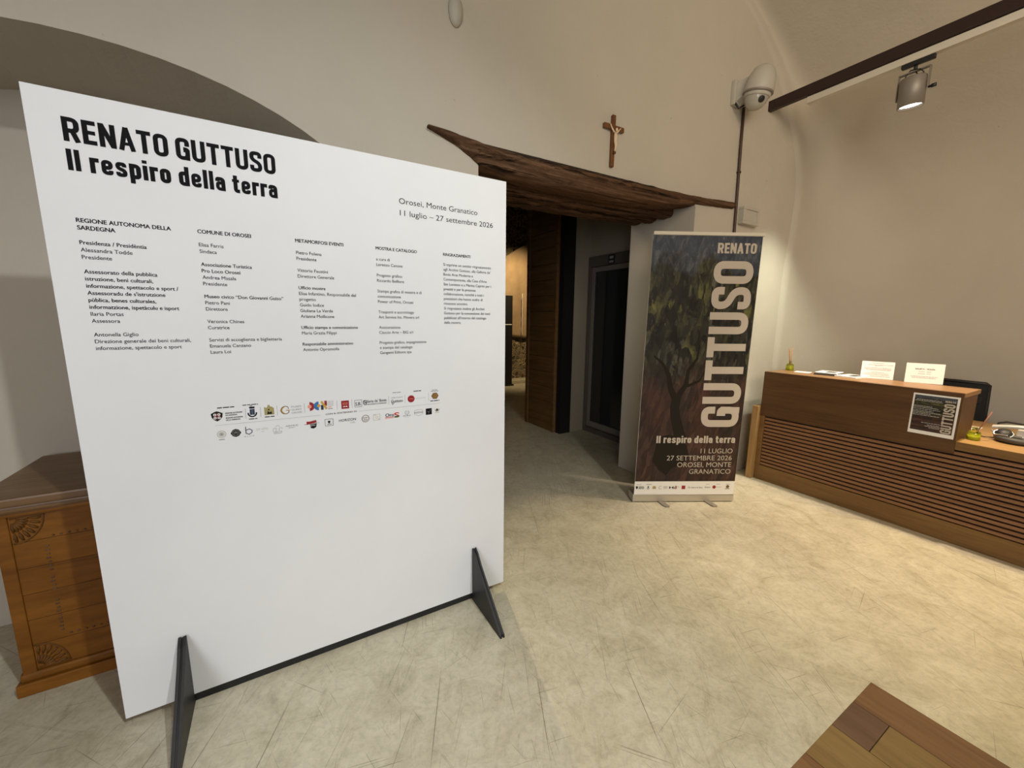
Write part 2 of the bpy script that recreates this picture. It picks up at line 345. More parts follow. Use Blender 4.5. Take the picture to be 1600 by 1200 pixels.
PROF = [(5.1, 0, .42), (5.1, .9, .42), (5.1, 1.8, .42), (5.095, 2.1, .40), (5.05, 2.38, .36), (4.95, 2.6, .30), (4.8, 2.81, .24), (4.6, 3.0, .18), (4.4, 3.16, .13), (4.18, 3.33, .09), (3.97, 3.49, .06), (3.68, 3.67, .05), (3.35, 3.83, .05), (2.8, 4.02, .05), (2.2, 4.13, .05), (1.6, 4.19, .05), (1.0, 4.21, .05)]
def smooth_prof(P, n=5):
    o = []
    for i in range(len(P)-1):
        a, b_, c, d_ = P[max(i-1, 0)], P[i], P[i+1], P[min(i+2, len(P)-1)]
        for k in range(n):
            t = k/n; o.append(tuple(.5*(2*q+(r-p)*t+(2*p-5*q+4*r-s_)*t*t+(3*q-p-3*r+s_)*t**3) for p, q, r, s_ in zip(a, b_, c, d_)))
    return o+[P[-1]]
PROF = [(a, b_, c*1.75) for a, b_, c in smooth_prof(PROF)]; NW = 11
def bez(X, r, t):
    a, b_, c, d_ = (1-t)**3, 3*t*(1-t)**2, 3*t*t*(1-t), t**3; h = .38*r; y1 = W-.0008
    return (a*X+b_*X+c*(X-h)+d_*(X-r), a*(y1-r)+b_*(y1-h)+c*y1+d_*y1)
def vault_row(X, Z, r, mirror):
    pts = [(X, -5.0+7.0*i/14*(2.0792-r+5)/7.0, Z) for i in range(15)] + [bez(X, r, k/16)+(Z,) for k in range(1, 17)] + [(X-r-.06, W-.0008, Z), (X-r-.2, W-.0008, Z)]
    return [((2-x) if mirror else x, y, z) for x, y, z in pts]
for nm, mir in (('wall_right', False), ('wall_left', True)):
    g = MB().grid([vault_row(*p, mir) for p in (PROF[:NW] if mir else PROF)]); o = struct(nm, g, 'vault' if not mir else 'plaster', recalc=False)
    md = o.modifiers.new('thickness', 'SOLIDIFY'); md.thickness = .12; md.offset = -1 if mir else 1
rows = [vault_row(*p, True) for p in PROF[NW-1:][::-1]]
o = struct('ceiling', MB().grid(rows), 'vault', recalc=False); md = o.modifiers.new('thickness', 'SOLIDIFY'); md.thickness = .12; md.offset = 1
struct('wall_front', MB().box(-3.3, 5.3, -5.15, -5.0, 0, 4.5), 'plaster')

# hall and gallery beyond the doorway
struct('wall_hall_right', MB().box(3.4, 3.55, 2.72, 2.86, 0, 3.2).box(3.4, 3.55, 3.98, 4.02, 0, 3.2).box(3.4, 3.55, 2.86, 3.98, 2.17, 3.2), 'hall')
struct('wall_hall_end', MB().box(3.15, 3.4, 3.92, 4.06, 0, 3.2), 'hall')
struct('trim_1', MB().box(2.985, 3.15, 3.90, 4.06, 0, 3.2), 'blackgap')
pl = MB()
for i in range(17): pl.box(2.955, 2.985, 4.03, 4.58, i*.19, i*.19+.186, .003)
pl.box(2.985, 3.05, 3.99, 4.58, 0, 3.2)
struct('wall_partition', pl, 'plank')
struct('trim_2', MB().box(2.94, 3.05, 4.58, 4.64, 0, 3.2, .004).box(2.945, 3.0, 3.985, 4.028, 0, 3.2, .004), 'plank')
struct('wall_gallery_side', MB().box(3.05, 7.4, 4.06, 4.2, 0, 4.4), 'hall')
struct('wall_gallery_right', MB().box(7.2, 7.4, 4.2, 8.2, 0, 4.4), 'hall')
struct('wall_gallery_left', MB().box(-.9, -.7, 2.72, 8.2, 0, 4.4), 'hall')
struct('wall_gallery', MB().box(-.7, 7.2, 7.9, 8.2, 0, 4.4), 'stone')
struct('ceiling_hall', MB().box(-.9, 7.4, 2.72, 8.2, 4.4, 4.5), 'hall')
struct('trim_3', MB().box(1.0, 7.2, 7.55, 7.9, 0, .07, .01), 'concrete')

# glazed lift door in the hall
d = thing('door_1', None, None, (3.4, 3.42, 0)); d['kind'] = 'structure'
fr = MB().box(3.375, 3.47, 3.88, 3.98, 0, 2.17, .004).box(3.375, 3.47, 2.86, 2.96, 0, 2.17, .004).box(3.375, 3.47, 2.96, 3.88, 2.05, 2.17, .004).box(3.375, 3.47, 2.96, 3.88, 0, .06, .004)
obj('door_frame', fr, 'frame_grey', d)
obj('door_leaf_frame', MB().box(3.40, 3.44, 3.83, 3.878, .065, 2.045, .004).box(3.40, 3.44, 2.962, 3.01, .065, 2.045, .004).box(3.40, 3.44, 3.01, 3.83, 1.99, 2.045, .004).box(3.40, 3.44, 3.01, 3.83, .065, .14, .004), 'steel', d)
obj('door_glass', MB().box(3.415, 3.425, 3.01, 3.83, .14, 1.99), 'doorglass', d)

# ------------------------------------------------------------------ flat printing: stroke lettering and font lettering
class Flat:
    """2D shapes in metres, laid on a frame (origin, u, v, normal)"""
    def __init__(s, mats): s.mats = mats; s.p = []; s.lay = 0
    def poly(s, pts, m=0): s.p.append((list(pts), m, s.lay)); return s
    def rect(s, u0, u1, v0, v1, m=0): return s.poly([(u0, v0), (u1, v0), (u1, v1), (u0, v1)], m)
    def disc(s, u, v, r, m=0, n=24, ry=None): return s.poly([(u+r*cos(2*pi*k/n), v+(ry or r)*sin(2*pi*k/n)) for k in range(n)], m)
    def stroke(s, pts, t, m=0, closed=False):
        n = len(pts); L = []
        for i, p in enumerate(pts):
            a = pts[(i-1) % n] if (closed or i) else p; b = pts[(i+1) % n] if (closed or i < n-1) else p
            d1 = Vector((p[0]-a[0], p[1]-a[1])); d2 = Vector((b[0]-p[0], b[1]-p[1]))
            if d1.length < 1e-9: d1 = d2.copy()
            if d2.length < 1e-9: d2 = d1.copy()
            d1.normalize(); d2.normalize(); n1 = Vector((-d1.y, d1.x)); n2 = Vector((-d2.y, d2.x)); mm = n1+n2
            if mm.length < .2: mm = n1
            mm.normalize(); k = t/2/max(.35, mm.dot(n1)); L.append(((p[0]+mm.x*k, p[1]+mm.y*k), (p[0]-mm.x*k, p[1]-mm.y*k)))
        for i in range(n if closed else n-1):
            a, b = L[i], L[(i+1) % n]; s.p.append(([a[0], b[0], b[1], a[1]], m, s.lay))
        return s
    def ring(s, u, v, r, t, m=0, n=28, ry=None): return s.stroke([(u+r*cos(2*pi*k/n), v+(ry or r)*sin(2*pi*k/n)) for k in range(n)], t, m, True)
    def arc(s, u, v, r, a0, a1, t, m=0, n=14): return s.stroke([(u+r*cos(R(a0+(a1-a0)*k/n)), v+r*sin(R(a0+(a1-a0)*k/n))) for k in range(n+1)], t, m)
    def greek(s, u0, u1, v, h, m=0, seed=1):
        rn = random.Random(seed); u = u0
        while u < u1-h:
            e = min(u1, u+h*rn.uniform(3, 7)); s.rect(u, e, v, v+h, m); u = e+h*.7
        return s
    def text(s, body, u, v, cap, m=0, xs=1., width=None, bold=0., align='L', lay=None):
        P, FC, wd = font(body); k = cap/.729; kx = k*xs
        if width: kx = width/wd
        o = {'L': 0, 'R': -wd*kx, 'C': -wd*kx/2}[align]
        bw = bold*k
        for db, dv in (((0, 0),) if bold < .002 else ((-bw, 0), (bw, 0), (0, bw*.6), (0, -bw*.6))):
            s.p.append((('mesh', [(u+o+db+x*kx, v+dv+y*k) for x, y in P], FC), m, s.lay))
        return s
    def glyphs(s, body, u, v, cap, width=None, m=0, t=.18, gap=.075, space=.2, vertical=False):
        x = 0; items = []
        for ch in body:
            if ch == ' ': x += space; continue
            g, wd = GL(ch, t)
            items += [([(x+a, b) for a, b in pts], cl, tt) for pts, cl, tt in g]; x += wd+gap
        x -= gap; kx = (width/x) if width else cap
        for pts, cl, tt in items:
            sub = Flat(s.mats); sub.stroke(pts, tt, 0, cl)
            for q, _, _ in sub.p:
                q = [(a*kx, b*cap) for a, b in q]
                if vertical: q = [(-b, a) for a, b in q]
                s.p.append(([(u+a, v+b) for a, b in q], m, s.lay))
        return s
    def build(s, name, parent, frame, off=.0006):
        O, U, V, Nn = frame; mb = MB(); cnt = 0
        for q, m, lay in s.p:
            e = Nn*(off+lay*.0004+(cnt % 24)*.000012); cnt += 1
            if q and q[0] == 'mesh': mb.add([O+U*a+V*b+e for a, b in q[1]], q[2], m)
            else: mb.add([O+U*a+V*b+e for a, b in q], [tuple(range(len(q)))], m)
        return obj(name, mb, s.mats, parent, recalc=False)
_fc = {}
def font(body, bold=0.):
    k = (body, bold)
    if k not in _fc:
        c = bpy.data.curves.new('lettering_curve', 'FONT'); c.body = body; c.size = 1; c.offset = bold; c.resolution_u = 3; c.fill_mode = 'FRONT'
        o = bpy.data.objects.new('lettering_curve', c); COL.objects.link(o)
        me = bpy.data.meshes.new_from_object(o.evaluated_get(bpy.context.evaluated_depsgraph_get()))
        P = [(v.co.x, v.co.y) for v in me.vertices]; FC = [tuple(p.vertices) for p in me.polygons]
        bpy.data.objects.remove(o); bpy.data.curves.remove(c); bpy.data.meshes.remove(me)
        x0 = min(p[0] for p in P); P = [(x-x0, y) for x, y in P]
        _fc[k] = (P, FC, max(p[0] for p in P))
    return _fc[k]
def fil(pts, r, closed=False, n=6):
    out_ = []; L = len(pts)
    for i, p in enumerate(pts):
        if not closed and i in (0, L-1): out_.append(p); continue
        p = Vector(p); a = Vector(pts[(i-1) % L])-p; b = Vector(pts[(i+1) % L])-p; q = min(r, a.length*.499, b.length*.499); a.normalize(); b.normalize()
        A, B = p+a*q, p+b*q
        for k in range(n+1):
            t = k/n; out_.append(tuple((1-t)**2*A+2*t*(1-t)*p*.98+t*t*B + 2*t*(1-t)*p*.02))
    return out_
def GL(ch, t):
    w_ = .53; i = t/2; e = w_-i; r = .24; x = .74; S = lambda p, cl=False, tt=t: (p, cl, tt)
    if ch == 'O': return [S(fil([(i, i), (e, i), (e, 1-i), (i, 1-i)], r, True), True)], w_
    if ch == 'U': return [S(fil([(i, 1), (i, i), (e, i), (e, 1)], r))], w_
    if ch == 'T': return [S([(0, 1-i), (.5, 1-i)]), S([(.25, 0), (.25, 1)])], .5
    if ch == 'G': return [S(fil([(e, .64), (e, 1-i), (i, 1-i), (i, i), (e, i), (e, .50), (.29, .50)], r)), S([(e, .5), (e, .0)], False, t*.9), S([(.29, .43), (w_, .43)], False, t*.75)], w_
    if ch == 'S': return [S(fil([(e, .68), (e, 1-i), (i, 1-i), (i, .60), (e, .42), (e, i), (i, i), (i, .32)], .2))], w_
    if ch == 'R': return [S([(i, 0), (i, 1)]), S(fil([(i, 1-i), (e, 1-i), (e, .45), (i, .45)], .2)), S([(.30, .45), (w_-i*.9, 0)])], w_+.01
    if ch == 'E': return [S([(i, 0), (i, 1)]), S([(i, 1-i), (.44, 1-i)]), S([(i, .5), (.41, .5)], False, t*.9), S([(i, i), (.44, i)])], .45
    if ch == 'N': return [S([(i, 0), (i, 1)]), S([(e+.02, 0), (e+.02, 1)]), S([(i+.01, .96), (e+.01, .04)])], w_+.02
    if ch == 'A': return [S([(i*.9, 0), (.285, 1)], False, t*.95), S([(.57-i*.9, 0), (.285, 1)], False, t*.95), S([(.15, .29), (.42, .29)], False, t*.75)], .57
    if ch in 'Il': return [S([(i, 0), (i, 1)])], t
    if ch == 'i': return [S([(i, 0), (i, x)]), S([(i, .84), (i, 1)])], t
    if ch == 'r': return [S([(i, 0), (i, x)]), S(fil([(i, .42), (i, x-i), (.36, x-i)], .2))], .34
    lw = .47; le = lw-i
    if ch == 'e': return [S(fil([(le, .24), (le, i), (i, i), (i, x-i), (le, x-i), (le, .36), (i, .36)], .2), False, t*.9)], lw
    if ch == 's': return [S(fil([(le-.01, .5), (le-.01, x-i), (i, x-i), (i, .43), (le, .32), (le, i), (i, i), (i, .24)], .16), False, t*.9)], lw
    if ch == 'o': return [S(fil([(i, i), (le, i), (le, x-i), (i, x-i)], .22, True), True)], lw
    if ch == 'p': return [S([(i, -.24), (i, x)]), S(fil([(i, i*.9), (le, i*.9), (le, x-i), (i, x-i)], .2))], lw
    if ch == 'd': return [S([(le, 0), (le, 1)]), S(fil([(le, i*.9), (i, i*.9), (i, x-i), (le, x-i)], .2))], lw
    if ch == 'a': return [S(fil([(i, .5), (i, x-i), (le, x-i), (le, 0)], .2)), S(fil([(le, .42), (i, .42), (i, i*.9), (le, i*.9)], .17), False, t*.88)], lw
    if ch == 't': return [S(fil([(i+.06, .95), (i+.06, i), (.36, i)], .17)), S([(0, x-i*.8), (.35, x-i*.8)], False, t*.8)], .36
    return [], .3

# ------------------------------------------------------------------ the big white exhibition panel
PX, PY = -.545, 1.70
pan = thing('exhibition_panel', 'tall white freestanding exhibition panel with black lettering on black triangular feet', 'panel', (PX+.75, PY+.01, 0))
obj('board', MB().box(PX, PX+1.503, PY, PY+.022, .032, 2.036, .0012), 'panel', pan)
for fx in (-.366, .785):
    prof = [(PY-.005, .283), (PY-.035, .262), (PY-.068, .222), (PY-.30, .012), (PY-.305, 0), (PY+.33, 0), (PY+.325, .012), (PY+.095, .222), (PY+.06, .262), (PY+.027, .283), (PY+.027, .03), (PY-.005, .03)]
    ft = MB().prism([(fx-.012, y, z) for y, z in prof], Vector((.0095, 0, 0)), 0, .0012).prism([(fx+.0025, y, z) for y, z in prof], Vector((.0095, 0, 0)), 0, .0012)
    inn = [(y+(.006 if y < PY else -.006 if y > PY+.03 else 0), max(0.001, z-(.006 if z > .03 else -.002))) for y, z in prof]
    ft.prism([(fx-.0030, y, z) for y, z in inn], Vector((.006, 0, 0)))
    obj('foot', ft, 'black', pan)
obj('base_rail', MB().box(-.354, .773, PY+.003, PY+.021, .001, .0315, .001), 'black', pan)
PF = (Vector((PX, PY, 0)), Vector((1, 0, 0)), Vector((0, 0, 1)), Vector((0, -1, 0)))
hd = Flat(['ink']); hd.glyphs('RENATO GUTTUSO', .0705, 1.9035, .064, .517); tag(hd.build('headline_lettering', pan, PF), 'upper line of bold black headline lettering')
hd = Flat(['ink']); hd.glyphs('Il respiro della terra', .0705, 1.8265, .057, .517, t=.20, gap=.085, space=.26)
tag(hd.build('headline_lettering', pan, PF), 'lower line of bold black headline lettering')
dt = Flat(['ink']); dt.text('Orosei, Monte Granatico', 1.0105, 1.8715, .0225, width=.346); dt.build('date_lettering', pan, PF); dt = Flat(['ink']); dt.text('11 luglio – 27 settembre 2026', 1.0125, 1.8265, .0225, width=.4215)
dt.build('date_lettering', pan, PF)
LP = .0207
xs_h = .2169/(font('REGIONE AUTONOMA DELLA')[2]*.0122/.729)
xs_n = .2310/(font('Direzione generale dei beni culturali,')[2]*.0118/.729)
C1 = [(0, 'h', 'REGIONE AUTONOMA DELLA'), (1, 'h', 'SARDEGNA'), (3, 'm', 'Presidenza / Presidèntia'), (4, 'n', 'Alessandra Todde'), (5, 'n', 'Presidente'), (7, 'm', 'Assessorato della pubblica'), (8, 'm', 'istruzione, beni culturali,'), (9, 'm', 'informazione, spettacolo e sport /'), (10, 'm', "Assessoradu de s'istrutzione"), (11, 'm', 'pùblica, benes culturales,'), (12, 'm', 'informatzione, ispetàculu e isport'), (13, 'n', 'Ilaria Portas'), (14, 'n', 'Assessora'), (16, 'n', 'Antonella Giglio'), (17, 'n', 'Direzione generale dei beni culturali,'), (18, 'n', 'informazione, spettacolo e sport')]
C2 = [(0, 'h', 'COMUNE DI OROSEI'), (2, 'n', 'Elisa Farris'), (3, 'n', 'Sindaca'), (5, 'm', 'Associazione Turistica'), (6, 'm', 'Pro Loco Orosei'), (7, 'n', 'Andrea Masala'), (8, 'n', 'Presidente'), (10, 'm', 'Museo civico “Don Giovanni Guiso”'), (11, 'n', 'Pietro Pani'), (12, 'n', 'Direttore'), (14, 'n', 'Veronica Chines'), (15, 'n', 'Curatrice'), (17, 'n', 'Servizi di accoglienza e biglietteria'), (18, 'n', 'Emanuela Canzano'), (19, 'n', 'Laura Loi')]
C3 = [(0, 'h', 'METAMORFOSI EVENTI'), (2, 'n', 'Pietro Folena'), (3, 'n', 'Presidente'), (5, 'n', 'Vittorio Faustini'), (6, 'n', 'Direttore Generale'), (8, 'm', 'Ufficio mostre'), (9, 'n', 'Elisa Infantino, Responsabile del'), (10, 'n', 'progetto'), (11, 'n', 'Guido Iodice'), (12, 'n', 'Giuliana La Verde'), (13, 'n', 'Arianna Mollicone'), (15, 'm', 'Ufficio stampa e comunicazione'), (16, 'n', 'Maria Grazia Filippi'), (18, 'm', 'Responsabile amministrativo'), (19, 'n', 'Antonio Opromolla')]
C4 = [(0, 'h', 'MOSTRA E CATALOGO'), (2, 'n', 'a cura di'), (3, 'n', 'Lorenzo Canova'), (5, 'n', 'Progetto grafico'), (6, 'n', 'Riccardo Belfiore'), (8, 'n', 'Stampa grafica di mostra e di'), (9, 'n', 'comunicazione'), (10, 'n', 'Power of Print, Orosei'), (12, 'n', 'Trasporti e accrochage'), (13, 'n', 'Art Service Int. Movers srl'), (15, 'n', 'Assicurazione'), (16, 'n', 'Ciaccio Arte – BIG srl'), (18, 'n', 'Progetto grafico, impaginazione'), (19, 'n', 'e stampa del catalogo'), (20, 'n', 'Gangemi Editore spa')]
C5 = [(0, 'h', 'RINGRAZIAMENTI'), (2, 'n', 'Si esprime un sentito ringraziamento'), (3, 'n', "agli Archivi Guttuso, alla Galleria de'"), (4, 'n', 'Bonis Arte Moderna e'), (5, 'n', "Contemporanea, alla Casa d'Arte"), (6, 'n', 'San Lorenzo e a Marina Caprini per i'), (7, 'n', 'prestiti e per la preziosa'), (8, 'n', 'collaborazione, nonché a tutti i'), (9, 'n', 'prestatori che hanno scelto di'), (10, 'n', 'rimanere anonimi.'), (11, 'n', 'Si ringraziano inoltre gli Archivi'), (12, 'n', 'Guttuso per la concessione dei testi'), (13, 'n', "pubblicati all'interno del catalogo"), (14, 'n', 'della mostra.')]
for ci, C in enumerate((C1, C2, C3, C4, C5)):
    t = Flat(['ink']); last = C[0][0]
    for k, st, body in C:
        if k > last+1: t.build('credits_paragraph', pan, PF); t = Flat(['ink'])
        last = k; bo = {'h': .030, 'm': .020, 'n': .008}[st]
        t.text(body, .0700+.2808*ci, 1.6855-LP*k, .0122 if st == 'h' else .0118, xs=xs_h*.985 if st == 'h' else xs_n, bold=bo)
    t.build('credits_paragraph', pan, PF)
# sponsor marks
TB = [(330, .3307), (348, .3647), (390, .447), (419, .504), (440, .5459), (454, .5729), (480, .6317), (513, .7042), (532, .7506), (547, .7851), (554, .8034), (604, .9299), (612, .9524), (630, 1.0001), (646, 1.045), (673, 1.1244), (686, 1.1623), (692, 1.18)]
def U(px):
    for (a, b), (c, d_) in zip(TB, TB[1:]):
        if px <= c: return b+(d_-b)*(px-a)/(c-a)
    return TB[-1][1]
rl = Flat(['grey']); rl.rect(.34, .676, 1.0399, 1.0406).rect(.819, 1.166, 1.0399, 1.0406)
for px in (382.5, 406, 432.5, 475.5, 526.5, 550, 607.5, 633, 669.5): rl.rect(U(px)-.0005, U(px)+.0005, 1.056, 1.093)
rl.build('printed_rule', pan, PF)
sd = Flat(['ink_soft']); sd.text('CON IL SOSTEGNO DI', .694, 1.0385, .0062, width=.115, bold=.02); sd.build('support_lettering', pan, PF)
Z1, Z2 = 1.073, 1.007
LOGO = []
def logo(fn, mats, label=None):
    l = Flat(mats); fn(l); LOGO.append((l, label))
def l_shield(l):
    u = U(339.5)
    l.poly([(u-.017, Z1+.010), (u-.006, Z1+.016), (u, Z1+.018), (u+.006, Z1+.016), (u+.017, Z1+.010), (u+.015, Z1-.004), (u+.008, Z1-.013), (u, Z1-.018), (u-.008, Z1-.013), (u-.015, Z1-.004)], 0)
    l.lay = 1
    for a, b_ in ((-1, 1), (1, 1), (-1, -1), (1, -1)): l.disc(u+a*.0058, Z1+b_*.0058, .0045, 1)
    l.lay = 2
    for a, b_ in ((-1, 1), (1, 1), (-1, -1), (1, -1)): l.disc(u+a*.0058, Z1+b_*.0058, .0018, 0)
    l.rect(u-.011, u+.011, Z1-.0007, Z1+.0007, 2); l.rect(u-.0007, u+.0007, Z1-.012, Z1+.012, 2); l.lay = 0
    for i, s_ in enumerate(('REGIONE AUTÒNOMA', 'DE SARDIGNA', 'REGIONE AUTONOMA', 'DELLA SARDEGNA')): l.text(s_, U(352.5), Z1+.006-.0076*i-(.002 if i > 1 else 0), .0046, 0, width=(.050, .034, .050, .042)[i], bold=.03)
    l.greek(U(341), U(366.5), 1.1005, .0035, 0, 3)
logo(l_shield, ['ink_soft', 'white', 'red'])
def l_crest(l):
    u = U(393); z = Z1+.004
    l.rect(u-.0075, u+.0075, z-.010, z+.011, 1); l.poly([(u-.0075, z+.013), (u+.0075, z+.013), (u+.009, z+.020), (u-.009, z+.020)], 0); l.arc(u, z-.004, .0125, 170, 370, .0045, 0); l.lay = 1; l.rect(u-.0006, u+.0006, z-.009, z+.010, 2); l.lay = 0
    l.greek(U(387), U(400), 1.0505, .003, 0, 5); l.greek(U(379), U(403), 1.1035, .0028, 0, 7); l.greek(U(390), U(394), 1.099, .0022, 0, 8)
logo(l_crest, ['ink_soft', 'navy', 'grey'])
def l_castle(l):
    a, b_ = U(412), U(427.5); z = Z1-.012
    l.poly([(a, z), (b_, z), (b_, z+.026), (b_-.004, z+.026), (b_-.005, z+.030), (b_-.011, z+.030), (b_-.013, z+.037), (b_-.019, z+.037), (b_-.021, z+.029), (a+.004, z+.027), (a+.003, z+.030), (a, z+.030)], 0)
    l.lay = 1; l.poly([(a+.008, z+.003), (a+.024, z+.003), (a+.022, z+.013), (a+.016, z+.009), (a+.011, z+.015)], 1); l.rect(a+.012, a+.016, z+.017, z+.022, 1); l.lay = 0; l.greek(a, b_, 1.0525, .0032, 1, 9)
logo(l_castle, ['khaki', 'ink_soft'])
def l_g(l):
    u = U(446)
    l.arc(u, Z1, .0145, 50, 318, .0026, 0); l.arc(u+.001, Z1, .0125, 110, 250, .003, 1); l.stroke([(u+.011, Z1-.010), (u+.011, Z1-.001), (u+.002, Z1-.001)], .0026, 0); l.stroke([(u+.002, Z1-.001), (u+.018, Z1-.001)], .0016, 1); l.stroke([(u-.018, Z1-.001), (u-.010, Z1-.001)], .002, 1); l.stroke([(u+.009, Z1+.011), (u+.0105, Z1+.004)], .0022, 0)
    for i, s_ in enumerate(('MUSEO', 'GUISO', 'OROSEI')): l.text(s_, U(456), Z1+.007-.0115*i, .0068, 2, width=.034)
logo(l_g, ['brown', 'gold', 'grey'])
def l_dcn(l):
    u = U(483.5); z = Z1+.005
    half = lambda cx, sgn, r: [(cx+sgn*r*cos(R(a)), z+r*sin(R(a))) for a in range(-90, 91, 10)]
    l.poly(half(u, 1, .0175), 0); l.poly(half(U(498), -1, .0175), 1); l.lay = 1; l.disc(u, z, .007, 2); l.disc(U(498), z, .006, 3); l.lay = 0
    a, b_ = U(501.5), U(511.5); l.rect(a, a+.009, z-.017, z+.002, 4); l.rect(b_-.009, b_, z-.002, z+.018, 0); l.lay = 1; l.stroke([(a+.002, z+.017), (b_-.002, z-.015)], .0075, 3); l.lay = 0
    for i in range(4): l.greek(U(513), U(521), z+.013-.0055*i, .0024, 5, 11+i)
    l.greek(U(513), U(518), z-.010, .003, 2, 2); l.greek(U(513), U(520), z-.0165, .002, 6, 4)
logo(l_dcn, ['red', 'blue', 'pink', 'gold', 'navy', 'lgrey', 'ink_soft'], 'red, blue and gold geometric letter mark')
def l_red(l):
    a, b_ = U(533), U(545.5); l.rect(a, b_, Z1-.0165, Z1+.0165, 0); l.lay = 1; u = (a+b_)/2; l.poly([(u-.009, Z1-.010), (u-.006, Z1-.005), (u-.003, Z1-.005), (u, Z1-.008), (u+.003, Z1-.005), (u+.006, Z1-.005), (u+.009, Z1-.010), (u, Z1-.009)], 1); l.greek(a+.005, b_-.005, Z1+.001, .0018, 2, 3); l.greek(a+.005, b_-.005, Z1+.006, .0018, 2, 5)
logo(l_red, ['red', 'white', 'pink'], 'dark red square mark')
def l_gal(l):
    a = U(554); l.stroke([(a, Z1-.014), (a+.027, Z1-.014), (a+.027, Z1+.014), (a, Z1+.014)], .0012, 0, True); l.text('S.B.', a+.003, Z1-.008, .014, 0, width=.021, bold=.02)
    l.text('Galleria de’ Bonis', U(567), Z1-.001, .0125, 0, width=U(604)-U(567), bold=.012); l.text('G', U(567), Z1-.009, .021, 0, width=.013, bold=.012); l.text('ARTE MODERNA E CONTEMPORANEA', U(573), Z1-.010, .0045, 0, width=U(604)-U(573), bold=.02)
logo(l_gal, ['ink'])
def l_arch(l):
    l.text('ARCHIVI', U(611), Z1+.008, .0058, 1, width=U(629)-U(611), bold=.01); l.text('Guttuso', U(611), Z1-.010, .013, 0, width=U(629.5)-U(611), bold=.012); l.stroke([(U(611), Z1-.004), (U(613), Z1-.018), (U(616), Z1-.010)], .002, 0); l.greek(U(613.5), U(626.5), 1.104, .003, 1, 5)
logo(l_arch, ['ink', 'grey'])
def l_dot(l):
    u = U(642.5); l.disc(u, Z1-.001, .0155, 0, 28); l.lay = 1; l.text('meta', u-.007, Z1-.003, .007, 1, width=.018); l.lay = 0; l.text('metamorfosi', u+.0165, Z1-.003, .006, 2, width=U(665)-u-.017); l.greek(U(646.5), U(658), 1.103, .0034, 3, 6)
logo(l_dot, ['red', 'pink', 'lgrey', 'ink_soft'], 'dark red round mark')
def l_emb(l):
    u = U(679.5); z = Z1+.003
    l.poly([(u+.0155*cos(k)*(1+.06*cos(6*k)), z+.0145*sin(k)*(1+.06*cos(6*k))) for k in [2*pi*i/30 for i in range(30)]], 0); l.lay = 1; l.ring(u, z, .009, .0012, 1); l.text('G', u-.003, z-.0045, .009, 1); l.lay = 0
    l.greek(U(672), U(686.5), Z1-.0205, .0036, 2, 3); l.greek(U(673), U(685), Z1+.023, .003, 3, 4); l.greek(U(675), U(683), Z1+.0285, .003, 3, 8)
logo(l_emb, ['brown', 'gold', 'ink_soft', 'grey'], 'brown round emblem')
def l_seal(l):
    u = U(344)-.001; l.disc(u, Z2, .0135, 0); l.lay = 1; l.ring(u, Z2, .010, .0022, 1, 10); l.disc(u, Z2, .0035, 2); l.lay = 0; l.greek(u-.009, u+.010, Z2-.0205, .003, 2, 5)
logo(l_seal, ['lgrey', 'white', 'grey'])
def l_diam(l):
    u = U(365); l.poly([(u-.016, Z2-.001), (u-.009, Z2+.011), (u, Z2+.0145), (u+.009, Z2+.011), (u+.016, Z2-.001), (u+.009, Z2-.012), (u, Z2-.0155), (u-.009, Z2-.012)], 0); l.lay = 1; l.ring(u, Z2, .010, .0012, 1); l.arc(u, Z2-.002, .006, 0, 180, .0014, 1); l.stroke([(u-.004, Z2-.006), (u, Z2+.004), (u+.004, Z2-.006)], .0012, 1)
logo(l_diam, ['ink', 'grey'])
def l_b(l):
    u = U(385); l.stroke([(u-.009, Z2+.018), (u-.009, Z2-.006), (u, Z2-.011), (u+.009, Z2-.005), (u+.010, Z2+.003), (u+.002, Z2+.009), (u-.009, Z2+.005)], .0026, 0); l.text('B L U E', u-.015, Z2-.020, .0045, 1, width=.030)
logo(l_b, ['navy', 'grey'])
def l_dv(l): l.text('DE VITO', U(397), Z2-.001, .0085, 0, width=U(416)-U(397)); l.greek(U(404), U(409), Z2-.007, .0015, 0, 2)
logo(l_dv, ['lgrey'])
def l_arches(l):
    u = U(431)
    for k in (-1, 0, 1): l.arc(u+k*.0095, Z2-.004+(.009 if k == 0 else 0), .0055, 0, 180, .0011, 0); l.rect(u+k*.0095-.006, u+k*.0095-.005, Z2-.010, Z2-.004, 0)
    l.text('DELTA', u-.014, Z2-.0165, .0055, 0, width=.028); l.greek(u-.013, u+.013, Z2-.0205, .0014, 0, 4)
logo(l_arches, ['grey'])
def l_arm(l): l.text('ARMUS', U(444), Z2+.001, .0062, 0, width=U(464)-U(444), bold=.01); l.greek(U(449), U(459), Z2-.0045, .0018, 0, 3)
logo(l_arm, ['grey'])
def l_rb(l):
    a, b_ = U(477), U(493); l.poly([(a, Z2), (b_, Z2+.006), (b_-.002, Z2+.016), (a+.012, Z2+.012), (a, Z2+.013)], 0); l.lay = 1; l.poly([(a+.011, Z2+.001), (b_, Z2+.003), (b_-.003, Z2-.012), (b_-.012, Z2-.017), (a+.014, Z2-.014)], 1); l.text('BISTROT', a+.013, Z2-.007, .006, 2, width=.018); l.lay = 0; l.rect(U(473), a, Z2+.0015, Z2+.003, 0); l.rect(b_, U(497), Z2+.0035, Z2+.0045, 3)
logo(l_rb, ['red', 'ink', 'white', 'grey'], 'red and black brushed mark')
